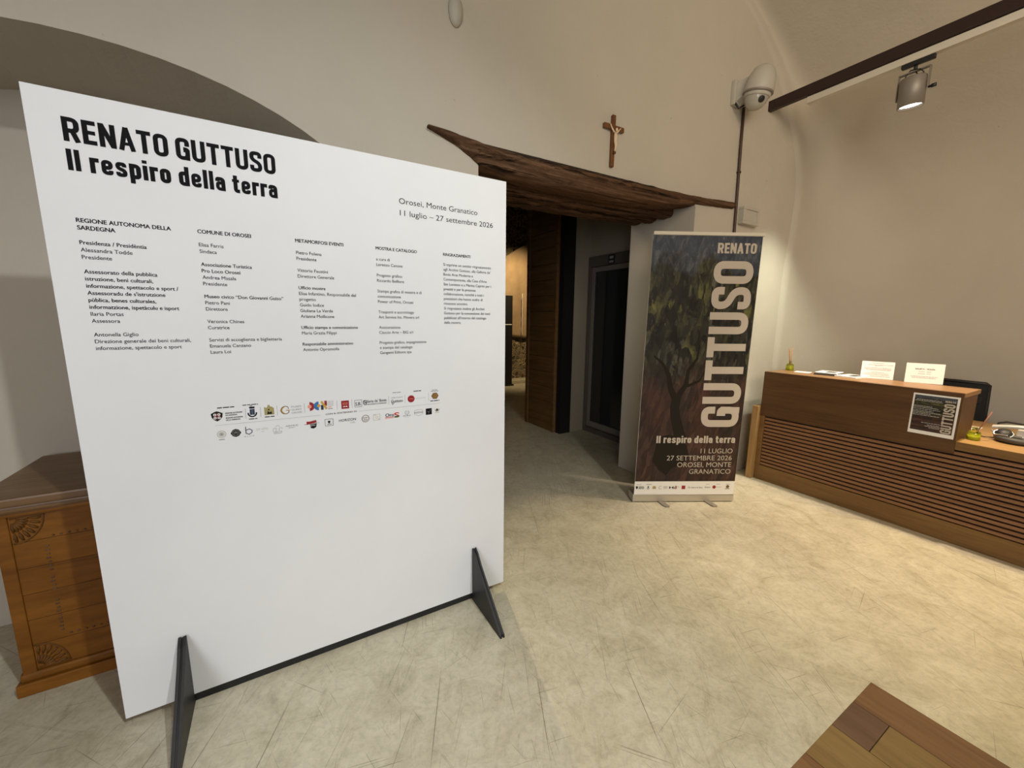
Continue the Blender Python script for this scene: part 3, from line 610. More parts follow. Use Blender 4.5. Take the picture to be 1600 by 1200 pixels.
def l_box(l):
    a, b_ = U(506.5), U(519); l.stroke([(a, Z2-.013), (b_, Z2-.013), (b_, Z2+.014), (a, Z2+.014)], .0013, 1, True); u = (a+b_)/2; l.poly([(u-.004, Z2-.001), (u+.004, Z2-.001), (u+.0045, Z2+.007), (u-.0045, Z2+.007)], 0); l.disc(u, Z2-.002, .0022, 0); l.greek(u-.007, u+.008, Z2-.008, .002, 0, 3)
logo(l_box, ['ink', 'ink_soft'])
def l_hor(l): l.text('HORIZON', U(528), Z2-.002, .0105, 0, width=U(554.5)-U(528), bold=.01); l.text('Caffè', U(546), Z2-.0125, .006, 1, width=.018)
logo(l_hor, ['ink_soft', 'grey'])
def l_circ(l):
    u = U(569.5); l.ring(u, Z2, .0145, .0016, 0); l.ring(u, Z2, .0125, .0006, 0); l.text('Cantine', u-.010, Z2+.001, .006, 0, width=.019, bold=.02); l.text('Orosei', u-.007, Z2-.008, .006, 0, width=.014, bold=.02)
logo(l_circ, ['brown'])
def l_sq(l):
    a, b_ = U(582), U(592.5); l.rect(a, b_, Z2-.012, Z2+.013, 0); l.lay = 1; l.stroke([(a, Z2-.012), (b_, Z2-.012), (b_, Z2+.013), (a, Z2+.013)], .0009, 1, True); l.ring((a+b_)/2, Z2+.001, .005, .0008, 1); l.greek(a+.003, a+.011, Z2+.009, .0018, 1, 1); l.greek(b_-.009, b_-.002, Z2-.009, .0018, 1, 1)
logo(l_sq, ['white', 'grey'])
def l_oro(l):
    a = U(601.5); l.text('Oro', a, Z2-.003, .0145, 0, width=U(614.5)-a, bold=.03); l.text('S', U(615), Z2-.010, .0225, 1, width=U(623)-U(615), bold=.04); l.lay = 1; l.poly([(U(615), Z2-.010), (U(623), Z2-.009), (U(622.5), Z2-.002), (U(615.5), Z2-.004)], 2); l.lay = 0; l.rect(a-.002, U(614), Z2-.0075, Z2-.005, 1); l.greek(a-.002, U(614), Z2-.0115, .0022, 3, 4)
logo(l_oro, ['ink', 'bred', 'green', 'pink'], 'red and black letter mark')
def l_wr(l):
    u = U(635.5); l.arc(u, Z2+.006, .0085, 110, 430, .002, 0); l.stroke([(u, Z2+.011), (u, Z2+.001)], .0014, 0); l.greek(u-.018, u+.016, Z2-.009, .003, 0, 4); l.greek(u-.010, u+.010, Z2-.014, .0016, 1, 4)
logo(l_wr, ['grey', 'lgrey'])
def l_badge(l):
    u = U(653.5); l.stroke([(u-.019, Z2+.008), (u-.012, Z2+.013), (u+.012, Z2+.013), (u+.019, Z2+.008), (u+.019, Z2-.006), (u, Z2-.014), (u-.019, Z2-.006)], .0012, 0, True); l.rect(u-.020, u+.019, Z2-.002, Z2+.004, 0); l.lay = 1; l.greek(u-.017, u+.017, Z2, .0022, 1, 5)
logo(l_badge, ['grey', 'white'])
def l_bsq(l):
    a, b_ = U(664.5), U(674); l.rect(a, b_, Z2-.014, Z2+.0145, 0); l.lay = 1; l.stroke([(a+.007, Z2+.002), (a+.014, Z2-.003), (b_-.006, Z2+.008)], .0012, 1); l.stroke([(a+.014, Z2-.003), (a+.013, Z2-.009)], .0011, 1)
logo(l_bsq, ['ink', 'grey'], 'small black square mark')
def l_lion(l):
    a, b_ = U(678), U(686.8); l.rect(a, b_, Z2-.013, Z2+.015, 0); l.lay = 1; u = (a+b_)/2
    l.disc(u, Z2+.005, .005, 1, 8); l.stroke([(u-.010, Z2+.006), (u-.006, Z2-.001), (u+.006, Z2-.001), (u+.010, Z2+.008)], .002, 1); l.stroke([(u-.002, Z2+.002), (u-.003, Z2-.005)], .002, 1); l.greek(a+.002, b_-.002, Z2-.009, .0015, 2, 3)
logo(l_lion, ['white', 'ink_soft', 'grey'])
for l, lb in LOGO: tag(l.build('printed_logo', pan, PF), lb)

# ------------------------------------------------------------------ roll-up banner
BA = Vector((2.341, 2.094, 0)); BT = (Vector((3.065, 1.703, 0))-BA).normalized(); BN = Vector((BT.y, -BT.x, 0))
def bp(s, n, z): return BA+BT*s+BN*n+Vector((0, 0, z))
ban = thing('rollup_banner', 'tall roll-up banner with dark landscape print and big vertical white letters beside the doorway', 'banner', tuple(bp(.41, .0, 0)))
def bbox(mb, s0, s1, n0, n1, z0, z1, bev=.004, mi=0, lean=0):
    b = bmesh.new(); bmesh.ops.create_cube(b, size=1)
    for v in b.verts: v.co = Vector(((s0+s1)/2+v.co.x*(s1-s0), (n0+n1)/2+v.co.y*(n1-n0), (z0+z1)/2+v.co.z*(z1-z0)))
    if bev: bmesh.ops.bevel(b, geom=b.edges[:], offset=bev, segments=2, profile=.6, affect='EDGES')
    for v in b.verts: v.co = bp(v.co.x+lean*v.co.z, v.co.y, v.co.z)
    return mb.bm(b, mi)
ls = .0135
obj('cassette_base', bbox(bbox(MB(), .006, .814, -.09, .012, .006, .066, .008), .002, .010, -.092, .014, .004, .068, .003), 'alu', ban)
for s0 in (.205, .580):
    pts = [(s0, .0), (s0+.046, .0), (s0+.046+.0, .085), (s0+.036, .095), (s0+.008, .095), (s0, .085)]
    ftm = MB().prism([tuple(bp(a+.02*(b_/.1), b_+.005, .002)) for a, b_ in pts], Vector((0, 0, .006)), 0, .001)
    obj('stabiliser_foot', ftm, 'steel', ban)
obj('support_pole', MB().tube([bp(.41, -.035, .06), bp(.425, -.035, 2.03)], .009, 10), 'alu', ban)
obj('top_rail', bbox(MB(), .010, .820, -.012, .012, 2.022, 2.046, .004, 0, ls), 'rail_white', ban)
fb = MB(); a0 = [(.014, .062), (.814, .062), (.838, 2.024), (.036, 2.024)]
fb.prism([tuple(bp(s_, .0, z)) for s_, z in a0], BN*.0012); obj('fabric_sheet', fb, 'white', ban)
BF = (BA, BT, Vector((0, 0, 1)), BN)
pc = Flat(['picture']); pc.poly([(.0165, .170), (.8155, .170), (.8365, 2.021), (.0365, 2.021)]); tag(pc.build('printed_picture', ban, BF, .0018), 'dark landscape print')
tk = Flat(['print_dark'])
def taper(pts, w0, w1):
    n_ = len(pts)-1; L_, R_ = [], []
    for i, (a, b_) in enumerate(pts):
        q = pts[min(i+1, n_)]; p = pts[max(i-1, 0)]; d_ = Vector((q[0]-p[0], q[1]-p[1])).normalized(); w_ = w0+(w1-w0)*i/n_
        L_.append((a-d_.y*w_, b_+d_.x*w_)); R_.append((a+d_.y*w_, b_-d_.x*w_))
    for i in range(n_): tk.poly([L_[i], R_[i], R_[i+1], L_[i+1]])
taper([(.36, .50), (.33, .58), (.30, .68), (.285, .77), (.30, .86)], .045, .032)
taper([(.29, .82), (.24, .92), (.22, 1.02), (.17, 1.10), (.10, 1.16)], .026, .006)
taper([(.30, .84), (.36, .94), (.37, 1.05), (.43, 1.14), (.44, 1.24)], .022, .005)
taper([(.37, .93), (.46, .97), (.50, 1.05)], .012, .004)
tk.poly([(.16, .44), (.17, .53), (.26, .55), (.34, .53), (.40, .47), (.43, .38), (.38, .30), (.30, .28), (.26, .22), (.20, .26), (.14, .34)])
tk.build('printed_picture', ban, BF, .0022)
gl = Flat(['beige_ink']); gl.glyphs('GUTTUSO', .792, .612, .295, 1.237, vertical=True); tag(gl.build('title_lettering', ban, BF, .0026), 'large pale vertical lettering'); gl = Flat(['beige_ink']); gl.glyphs('RENATO', .513, 1.902, .072, .285, t=.19)
gl.build('title_lettering', ban, BF, .0026); gl = Flat(['beige_ink']); gl.glyphs('Il respiro della terra', .163, .483, .058, .621, t=.20, gap=.085, space=.26)
gl.build('title_lettering', ban, BF, .0026)
for body, ur, z, wd in (('11 LUGLIO', .772, .400, .253), ('27 SETTEMBRE 2026', .772, .343, .517), ('OROSEI, MONTE', .772, .288, .431), ('GRANATICO', .772, .232, .332)): bd = Flat(['beige_ink']); bd.text(body, ur-wd, z, .0405, width=wd); bd.build('date_lettering', ban, BF, .0026)
zz = .118
def bmark(fn):
    l = Flat(['ink_soft', 'navy', 'khaki', 'grey', 'red', 'brown']); fn(l); l.build('printed_logo', ban, BF, .0018)
bmark(lambda l: [l.poly([(.026, zz+.010), (.034, zz+.013), (.042, zz+.010), (.041, zz-.004), (.034, zz-.013), (.027, zz-.004)], 0), l.greek(.03, .07, zz+.024, .003, 3, 2)]+[l.greek(.048, .092, zz+.008-.006*i, .003, 0, 20+i) for i in range(4)])
bmark(lambda l: l.rect(.120, .129, zz-.004, zz+.013, 1).arc(.1245, zz-.003, .009, 180, 360, .003, 0).greek(.108, .15, zz+.026, .003, 0, 3))
bmark(lambda l: l.poly([(.158, zz-.010), (.186, zz-.010), (.186, zz+.008), (.172, zz+.014), (.158, zz+.008)], 2))
bmark(lambda l: [l.arc(.222, zz, .012, 50, 310, .003, 3)]+[l.greek(.246, .278, zz+.007-.007*i, .003, 3, 30+i) for i in range(3)])
bmark(lambda l: l.poly([(.292, zz+.012), (.308, zz), (.292, zz-.012)], 0).poly([(.326, zz+.012), (.310, zz), (.326, zz-.012)], 0).rect(.330, .336, zz-.012, zz+.006, 1).rect(.341, .351, zz-.012, zz+.014, 4).greek(.355, .372, zz+.004, .003, 3, 8))
bmark(lambda l: l.rect(.392, .421, zz-.013, zz+.016, 4))
bmark(lambda l: l.text('S.B.', .442, zz-.006, .014, 0, width=.020).text('Galleria de’ Bonis', .468, zz-.006, .013, 0, width=.092))
bmark(lambda l: l.text('Guttuso', .578, zz-.004, .014, 0, width=.045).greek(.585, .615, zz+.026, .003, 3, 4))
bmark(lambda l: l.disc(.653, zz+.003, .014, 4).greek(.67, .712, zz+.001, .003, 3, 5).greek(.668, .70, zz+.026, .003, 3, 6))
bmark(lambda l: l.disc(.762, zz+.006, .013, 5).greek(.744, .780, zz-.014, .004, 0, 7).greek(.75, .778, zz+.024, .004, 3, 9))

# ------------------------------------------------------------------ lintel beams over the doorway
def interp(tab, x):
    for (a, b_), (c, d_) in zip(tab, tab[1:]):
        if x <= c: return b_+(d_-b_)*max(0, (x-a))/(c-a)
    return tab[-1][1]
def beam(name, label, x0, x1, y0, y1, top, bot, seed, n=70):
    rn = random.Random(seed); rows = []; ph = [rn.uniform(0, 6) for _ in range(12)]
    for i in range(n+1):
        x = x0+(x1-x0)*i/n; zt, zb = interp(top, x), interp(bot, x); ring = []
        cy, cz = (y0+y1)/2, (zt+zb)/2; hy, hz = (y1-y0)/2, (zt-zb)/2
        for k in range(22):
            a = 2*pi*k/22; c, s_ = cos(a), sin(a); q = 2.0/3.0
            yy = math.copysign(abs(c)**q, c); zc = math.copysign(abs(s_)**q, s_)
            j = 1+.03*sin(9*x+ph[k % 12])+.03*sin(27*x+2*a+ph[(k+3) % 12])+.035*rn.uniform(-1, 1)
            ring.append((x, cy+hy*yy*min(j, 1.06), cz+hz*zc*(j if hz > .03 else 1)))
        ring.append(ring[0]); rows.append(ring)
    mb = MB().grid(rows); mb.f += [tuple(range(22))[::-1], tuple(n*23+k for k in range(22))]; mb.mi += [0, 0]; mb.sm += [False]*2
    return tag(obj(name, mb, 'beam', None, (x0, (y0+y1)/2, (interp(top, x0)+interp(bot, x0))/2)), label, 'beam', 'timber beams over the doorway')
beam('lintel_beam', 'dark rough timber lintel beam spanning the front of the doorway', .72, 3.28, 2.045, 2.26, [(.72, 2.356), (.83, 2.358), (1.3, 2.335), (2.0, 2.342), (2.9, 2.350), (3.28, 2.378)], [(.72, 2.345), (.8, 2.318), (.88, 2.29), (1.02, 2.21), (1.6, 2.20), (2.2, 2.215), (2.55, 2.24), (2.82, 2.285), (3.28, 2.315)], 1)
flat_t = [(.9, 2.37), (3, 2.37)]
beam('lintel_beam', 'second dark timber beam from the front in the doorway head', .95, 2.87, 2.275, 2.415, flat_t, [(.9, 2.19), (2, 2.20), (2.9, 2.24)], 2)
beam('lintel_beam', 'third dark timber beam from the front in the doorway head', .95, 2.87, 2.435, 2.565, flat_t, [(.9, 2.205), (2, 2.20), (2.9, 2.235)], 3)
beam('lintel_beam', 'innermost dark timber beam in the doorway head beside the hall', .95, 2.87, 2.585, 2.735, flat_t, [(.9, 2.235), (2, 2.232), (2.9, 2.25)], 4)

# ------------------------------------------------------------------ crucifix
cz = 2.617
cr = thing('crucifix', 'small brown wooden crucifix with pale figure on the wall above the doorway', 'crucifix', (1.937, W-.01, 2.387))
obj('upright', MB().box(1.924, 1.950, W-.022, W-.002, 2.387, 2.690, .003), 'cross', cr)
obj('crossbar', MB().box(1.856, 2.022, W-.024, W-.004, cz-.014, cz+.014, .003), 'cross', cr)
obj('hanging_ring', MB().tube([(1.937+.006*cos(a), W-.012, 2.696+.006*sin(a)) for a in [2*pi*k/12 for k in range(12)]], .0015, 6, closed=True), 'alu', cr)
fg = MB(); y = W-.033
fg.tube([(1.941, y, 2.585), (1.940, y-.002, 2.560), (1.941, y, 2.535), (1.944, y-.003, 2.51), (1.943, y, 2.487), (1.942, y+.003, 2.474)], [.010, .0115, .0095, .0085, .006, .004], 10)
fg.tube([(1.950, y, 2.583), (1.968, y+.003, 2.600), (1.990, y+.006, 2.621)], [.006, .0045, .0035], 8).tube([(1.932, y, 2.583), (1.914, y+.003, 2.602), (1.900, y+.006, 2.628)], [.006, .0045, .0035], 8)
fg.lathe((1.945, y-.004, 2.588), [(0.0005, 0), (.007, .004), (.0085, .012), (.006, .02), (.0005, .024)], n=12)
obj('figure', fg, 'ivory', cr)
obj('foot_block', MB().box(1.934, 1.950, W-.035, W-.018, 2.462, 2.475, .002), 'chest_dark', cr)

# ------------------------------------------------------------------ dome camera, conduit, wall plate, oval fixture
sc_ = thing('security_camera', 'off-white dome security camera on a wall bracket above the doorway beam end', 'camera', (3.2, W, 3.13))
obj('wall_bracket', MB().box(3.13, 3.25, W-.035, W, 3.05, 3.22, .008).prism([(3.15, W-.03, 3.20), (3.15, W-.03, 3.07), (3.17, W-.10, 3.11), (3.17, W-.10, 3.22)], Vector((.08, 0, 0)), 0, .008), 'offwhite', sc_)
cc = Vector((3.208, W-.165, 3.09)); ax = Vector((.03, -.20, 1)).normalized()
obj('sun_hood', MB().lathe(cc, [(.098, -.005), (.102, 0), (.101, .035), (.092, .095), (.068, .146), (.034, .169), (.0005, .175)], ax, 28), 'offwhite', sc_)
obj('camera_collar', MB().lathe(cc, [(.082, -.035), (.090, -.03), (.090, .0)], ax, 28), 'offwhite', sc_)
obj('dome', MB().lathe(cc, [(.0005, -.115), (.03, -.110), (.055, -.094), (.073, -.065), (.080, -.03), (.078, -.004)], ax, 28), 'dome', sc_)
ld = Vector((-.42, -.72, -.55)).normalized(); lc = cc-ax*.03
obj('lens', MB().lathe(lc+ld*.068, [(.022, 0), (.022, .014), (.017, .017), (.0005, .017)], ld, 18), 'blackp', sc_)
obj('seam_band', MB().lathe(cc, [(.101, -.012), (.1035, -.010), (.1035, -.002), (.101, 0)], ax, 28), 'steel', sc_)
obj('cable_gland', MB().tube([(3.15, W-.03, 3.06), (3.17, W-.05, 3.02), (3.20, W-.07, 3.04)], .008, 8), 'blackp', sc_)
cd = thing('cable_conduit', 'thin brown vertical conduit running from the camera down behind the banner', 'pipe', (3.312, W-.014, .9))
obj('pipe', MB().tube([(3.293, W-.014, 3.07), (3.298, W-.014, 2.8), (3.322, W-.014, 2.10), (3.33, W-.014, .9)], .011, 10), 'conduit', cd)
obj('pipe_clip', MB().lathe((3.306, W-.014, 2.60), [(.016, -.006), (.016, .006)], n=12).box(3.296, 3.316, W-.02, W, 2.594, 2.606), 'conduit', cd)
wp = thing('wall_plate', 'square off-white framed plate on the wall behind the banner top', 'switch plate', (3.55, W, 2.29))
obj('plate_frame', MB().box(3.37, 3.60, W-.05, W, 2.215, 2.238, .004).box(3.37, 3.60, W-.05, W, 2.328, 2.348, .004).box(3.37, 3.412, W-.05, W, 2.238, 2.328, .004).box(3.575, 3.60, W-.05, W, 2.238, 2.328, .004), 'offwhite', wp)
obj('plate_panel', MB().box(3.41, 3.578, W-.040, W, 2.236, 2.330, .001), 'offwhite', wp)
tag(obj('oval_sensor', MB().lathe((.876, W, 2.905), [(.036, .0), (.036, .008), (.033, .018), (.022, .027), (.0005, .031)], (0, -1, 0), 28), 'offwhite', None, (.876, W, 2.905)), 'small pale oval fixture high on the plaster wall', 'sensor')
ov = bpy.data.objects['oval_sensor']
for v in ov.data.vertices: v.co.z *= 1.95

# ------------------------------------------------------------------ track, rail and spotlight
TX = 3.66
tr = thing('lighting_track', 'dark brown ceiling bar with a pale rail beneath, above the desk', 'track', (TX, W, 3.16))
obj('support_bar', MB().box(TX-.012, TX+.03, -4.9, W, 3.135, 3.21, .003), 'brown_steel', tr)
obj('power_rail', MB().box(TX+.008, TX+.045, -4.9, 1.80, 3.088, 3.130, .002).box(TX+.006, TX+.047, -4.9, 1.80, 3.084, 3.089, .0005), 'rail_white', tr)
sp = thing('spotlight', 'lit grey cylindrical spotlight hanging from the track', 'spotlight', (TX+.027, 1.18, 3.09))
sx, sy = TX+.027, 1.18
obj('track_adapter', MB().box(sx-.016, sx+.016, sy-.09, sy+.07, 3.060, 3.084, .004).lathe((sx, sy, 3.025), [(.010, 0), (.010, .04)], n=12), 'blackp', sp)
yk = MB().box(sx-.012, sx+.012, sy-.075, sy+.075, 3.020, 3.027, .001).box(sx-.012, sx+.012, sy-.078, sy-.072, 2.90, 3.027, .001).box(sx-.012, sx+.012, sy+.072, sy+.078, 2.87, 3.027, .001)
obj('yoke', yk, 'steel', sp)
axs = Vector((.10, .0, -1)).normalized(); top = Vector((sx-.008, sy, 2.985))
obj('lamp_body', MB().lathe(top, [(.0005, 0), (.060, 0), (.066, .006), (.066, .170), (.061, .170), (.059, .150)], axs, 28), 'steel', sp)
obj('lens', MB().lathe(top, [(.0595, .150), (.0595, .155), (.0005, .156)], axs, 28), 'lens', sp)
obj('locking_knob', MB().lathe((sx, sy-.078, 2.90), [(.007, 0), (.007, .012), (.011, .013), (.011, .035)], (0, -1, 0), 12), 'blackp', sp)
obj('cable', MB().tube([(sx, sy+.02, 2.98), (sx, sy+.045, 3.01), (sx-.01, sy+.02, 3.035), (sx-.01, sy-.03, 3.022), (sx, sy-.045, 3.0), (sx, sy-.02, 2.992), (sx, sy-.005, 3.018)], .004, 8), 'blackp', sp)

# ------------------------------------------------------------------ reception desk
DX = 3.71
dk = thing('reception_desk', 'long wooden reception desk with slatted front and raised left counter', 'desk', (4.1, .4, 0))
obj('counter_top', MB().box(DX+.0225, 4.06, .695, 1.905, .958, .986, .001).box(DX-.0035, DX+.0225, .695, .699, .958, .986), 'counter_wood', dk)
obj('counter_fascia', MB().box(DX-.004, DX+.022, .70, 1.905, .59, .9855, .0012).box(4.03, 4.05, .72, 1.905, .60, .957).box(DX+.022, 4.03, 1.885, 1.905, .676, .957).box(DX+.022, 4.03, .70, .722, .676, .957), 'desk_fascia', dk)
sl = MB()
for k in range(15):
    z = .142+k*.0318; sl.box(DX+.008, DX+.028, -2.3, 1.865, z, z+.0205, .002)
obj('front_slats', sl, 'desk_slat', dk)
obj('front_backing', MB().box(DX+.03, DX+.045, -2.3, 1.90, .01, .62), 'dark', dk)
obj('plinth', MB().box(DX+.004, DX+.03, -2.3, 1.905, .0, .135, .0015), 'desk_plinth', dk)
obj('end_stile', MB().box(DX+.002, DX+.03, 1.866, 1.905, .135, .59, .001), 'desk_plinth', dk)
obj('side_panel', MB().box(DX-.045, 4.62, 1.906, 1.955, 0, .674, .002), 'desk_post', dk)
obj('worktop', MB().box(DX-.004, 4.66, -2.3, .699, .626, .676, .002).box(DX+.024, 4.66, .699, 1.905, .636, .675, .001), 'desk_top', dk)
obj('worktop_edge', MB().box(DX-.007, DX-.004, -2.3, .697, .622, .675, .0005), 'desk_plinth', dk)

PSF = (Vector((DX-.004, .931, 0)), Vector((0, -1, 0)), Vector((0, 0, 1)), Vector((-1, 0, 0)))
po = thing('poster', 'small white-bordered dark poster fixed to the raised desk front', 'poster', (DX-.005, .82, .684))
obj('poster_sheet', MB().box(DX-.0065, DX-.0045, .711, .930, .684, .957), 'white', po)
pp = Flat(['picture']); pp.rect(.010, .209, .708, .946); pp.build('printed_picture', po, PSF, .003)
pt = Flat(['beige_ink', 'lgrey']); pt.glyphs('GUTTUSO', .204, .712, .050, .195, vertical=True); pt.build('title_lettering', po, PSF, .0036); pt = Flat(['beige_ink']); pt.glyphs('RENATO', .156, .915, .012, .047)
pt.build('title_lettering', po, PSF, .0036)
for blk in ([(.02, .14, .916), (.015, .145, .908)], [(.012, .10, .872), (.012, .13, .863), (.012, .14, .852), (.012, .11, .841), (.012, .145, .831), (.012, .10, .821), (.012, .14, .811)], [(.06, .15, .762), (.09, .15, .750), (.08, .15, .741), (.10, .15, .732)]):
    ps = Flat(['lgrey'])
    for i, (a, b_, z) in enumerate(blk): ps.greek(a, b_, z, .0028, 0, 40+i)
    ps.build('small_lettering', po, PSF, .0036)

# reed diffusers
def diffuser(loc, label, reeds, scale=1.):
    t = thing('reed_diffuser', label, 'reed diffuser', loc, 'reed diffusers on the desk'); x, y_, z = loc
    obj('bottle', MB().lathe((x, y_, z), [(.0005, .001), (.029, .001), (.031, .004), (.031, .045), (.026, .056), (.013, .063), (.012, .078), (.0155, .079), (.0155, .083), (.010, .083)], n=28), 'bottle', t)
    obj('scented_oil', MB().lathe((x, y_, z), [(.0005, .003), (.027, .003), (.0285, .006), (.0285, .040), (.0005, .040)], n=24), 'oil', t)
    for (dx, dy, L, mt) in reeds: obj('reed', MB().tube([(x-dx*.1, y_-dy*.1, z+.006), (x+dx, y_+dy, z+L)], .0028, 6), mt, t)
    return t
diffuser((4.0, 1.845, .986), 'small green glass reed diffuser at the far left end of the raised counter', [(-.028, .012, .20, 'reed'), (-.025, .004, .195, 'reed'), (.004, -.006, .205, 'reed'), (-.020, .010, .18, 'reed')])
diffuser((3.86, .655, .676), 'small green glass reed diffuser on the lower counter behind the poster', [(.055, -.05, .19, 'reed_dark'), (.06, -.045, .185, 'reed_dark')])
# papers and signs on the raised counter
tag(obj('leaflet', MB().box(3.90, 4.00, 1.66, 1.77, .986, .989, 0, 0, .2), 'paper', None, (3.95, 1.71, .986)), 'single small white leaflet lying beside the green diffuser', 'leaflet')
def booklet(x, y_, z, w_, d_, h, rz, label, cover='paper'):
    t = thing('booklet', label, 'booklet', (x, y_, z), 'printed matter on the raised counter')
    obj('pages', MB().box(x-w_/2, x+w_/2, y_-d_/2, y_+d_/2, z, z+h, .0008, 0, rz), cover, t)
    c, s_ = cos(rz), sin(rz); fr_ = (Vector((x, y_, z+h)), Vector((c, s_, 0)), Vector((-s_, c, 0)), Vector((0, 0, 1)))
    g = Flat(['dgrey']); g.rect(-w_*.28, w_*.28, -d_*.32, d_*.12); g.greek(-w_*.3, w_*.3, d_*.25, .004, 0, 3); g.build('cover_print', t, fr_); return t
booklet(3.97, 1.545, .986, .18, .15, .016, .25, 'dark-edged booklet lowest in the pile of printed matter on the raised counter', 'dgrey')
booklet(4.0, 1.54, 1.0026, .19, .15, .004, .12, 'white leaflet with dark picture lying on the dark booklet')
booklet(3.98, 1.372, .986, .20, .15, .012, -.15, 'white leaflet pile with dark picture nearest the first white sign')
def sign(y0, y1, x, hgt, label, lines, title):
    t = thing('counter_sign', label, 'sign', (x+.02, (y0+y1)/2, .986), 'white signs standing on the raised counter'); tilt = .03
    U_ = Vector((.30, -.95, 0)).normalized(); Nn = Vector((-U_.y*-1, U_.x, 0)); Nn = Vector((U_.y, -U_.x, 0)); wd = (y0-y1)/.95; O = Vector((x, y0, .987)); V = (Vector((0, 0, 1))-Nn*tilt/hgt).normalized()
    mb = MB().prism([O, O+U_*wd, O+U_*wd+V*hgt, O+V*hgt], -Nn*.002); obj('sign_sheet', mb, 'paper', t)
    obj('sign_back', MB().prism([O-Nn*.003, O-Nn*.07, O-Nn*.066, O+V*hgt-Nn*.003], U_*wd), 'paper', t)
    g = Flat(['ink_soft', 'grey'])
    for body, v_, cap, wf, bo in title: g.text(body, wd/2, v_, cap, 0, width=wd*wf, bold=bo, align='C')
    for i, (v_, a, b_) in enumerate(lines): g.greek(wd*a, wd*b_, v_, .0022, 1, 60+i)
    g.build('sign_lettering', t, (O, U_, V, Nn), .0008)
sign(1.332, 1.15, 4.005, .135, 'white information sign standing nearer the diffuser on the raised counter', [(.122, .3, .68), (.108, .2, .97), (.102, .4, .65), (.085, .1, .9), (.076, .08, .93), (.068, .15, .9), (.05, .3, .7), (.04, .1, .85), (.03, .08, .88), (.018, .3, .9)], [])
sign(1.073, .884, 4.02, .145, 'white ticket price sign standing above the poster on the raised counter', [(.083, .34, .50), (.083, .56, .66), (.068, .33, .51), (.068, .56, .66), (.048, .15, .85), (.038, .18, .8)], [('BIGLIETTI – TICKETS', .100, .009, .5, .02)])
tag(obj('note_paper', MB().box(4.12, 4.36, .702, .77, .6765, .679, 0, 0, .02), 'paper', None, (4.2, .74, .676)), 'white sheet of paper lying on the lower counter', 'paper')

# equipment at the right end of the lower counter
hs = thing('headset', 'silver and dark grey headset with curved bands lying on the lower counter', 'headset', (4.02, .50, .676))
cx_, cy_ = 4.02, .50
obj('base_shell', MB().lathe((cx_-.02, cy_, .677), [(.0005, 0), (.075, 0), (.092, .012), (.095, .03), (.085, .036), (.0005, .034)], n=28), 'dgrey', hs)
obj('ear_cup', MB().lathe((cx_+.0, cy_+.055, .705), [(.0005, 0), (.034, .0), (.040, .012), (.036, .032), (.02, .042), (.0005, .044)], (-.5, 0, .85), 24), 'blackp', hs)
obj('ear_ring', MB().tube([(cx_-.02+.042*cos(a)*.6, cy_+.055+.042*sin(a), .722+.042*cos(a)*.5) for a in [2*pi*k/20 for k in range(20)]], .006, 8, closed=True), 'chrome', hs)
band = [(cx_+.03, cy_+.115-.30*i/14, .748+.022*sin(pi*i/14)) for i in range(15)]
rows = [[(p[0]-.012, p[1], p[2]-.008) for p in band], [(p[0]-.016, p[1], p[2]+.006) for p in band], [(p[0]+.014, p[1], p[2]+.014) for p in band], [(p[0]+.016, p[1], p[2]-.002) for p in band], [(p[0]-.012, p[1], p[2]-.008) for p in band]]
obj('head_band', MB().grid(rows), 'silver', hs)
obj('band_loop', MB().tube([(cx_+.02, cy_+.115-.10*i/8, .742-.02*sin(pi*i/8)-.012) for i in range(9)], .006, 8), 'silver', hs)
obj('strap', MB().tube([(cx_+.05, cy_+.10, .74), (cx_+.06, cy_+.095, .775), (cx_+.06, cy_+.06, .79), (cx_+.06, cy_-.10, .785), (cx_+.06, cy_-.2, .775)], .006, 8), 'blackp', hs)
obj('arm_block', MB().box(cx_-.045, cx_-.005, cy_-.04, cy_+.0, .705, .765, .004), 'silver', hs)
obj('metal_hinge', MB().box(cx_-.06, cx_-.03, cy_-.03, cy_+.01, .715, .728, .003).box(cx_-.07, cx_-.045, cy_+.03, cy_+.085, .716, .726, .003), 'chrome', hs)
obj('cable', MB().tube([(cx_-.02, cy_+.09, .69), (cx_-.02, cy_+.13, .682), (cx_+.0, cy_+.17, .680)], .003, 6), 'blackp', hs)

# office chair
CHY = .97
oc = thing('office_chair', 'black office chair behind the reception desk', 'chair', (4.90, CHY, 0))
bk = []
for j in range(9):
    z = .50+.45*j/8; wj = .20-.012*(j/8)-(.05 if j == 0 else 0)
    bk.append([(4.77-.035*cos(pi*(i-8)/16), CHY+wj*(i-8)/8, z) for i in range(17)])
obj('backrest', MB().grid(bk), 'mesh', oc, solid=.02)
obj('backrest_frame', MB().tube([(4.77, CHY-.20, .52), (4.77, CHY-.196, .75), (4.77, CHY-.19, .945), (4.755, CHY-.175, .958), (4.735, CHY, .962), (4.755, CHY+.175, .958), (4.77, CHY+.19, .945), (4.77, CHY+.196, .75), (4.77, CHY+.20, .52)], .013, 8), 'blackp', oc)
obj('back_strap', MB().box(4.728, 4.742, CHY-.17, CHY+.17, .80, .86, .004), 'blackp', oc)
obj('seat', MB().box(4.78, 5.06, CHY-.21, CHY+.21, .43, .50, .03), 'mesh', oc)
obj('column', MB().lathe((4.90, CHY, .10), [(.03, 0), (.03, .2), (.022, .2), (.022, .33)], n=16), 'blackp', oc)
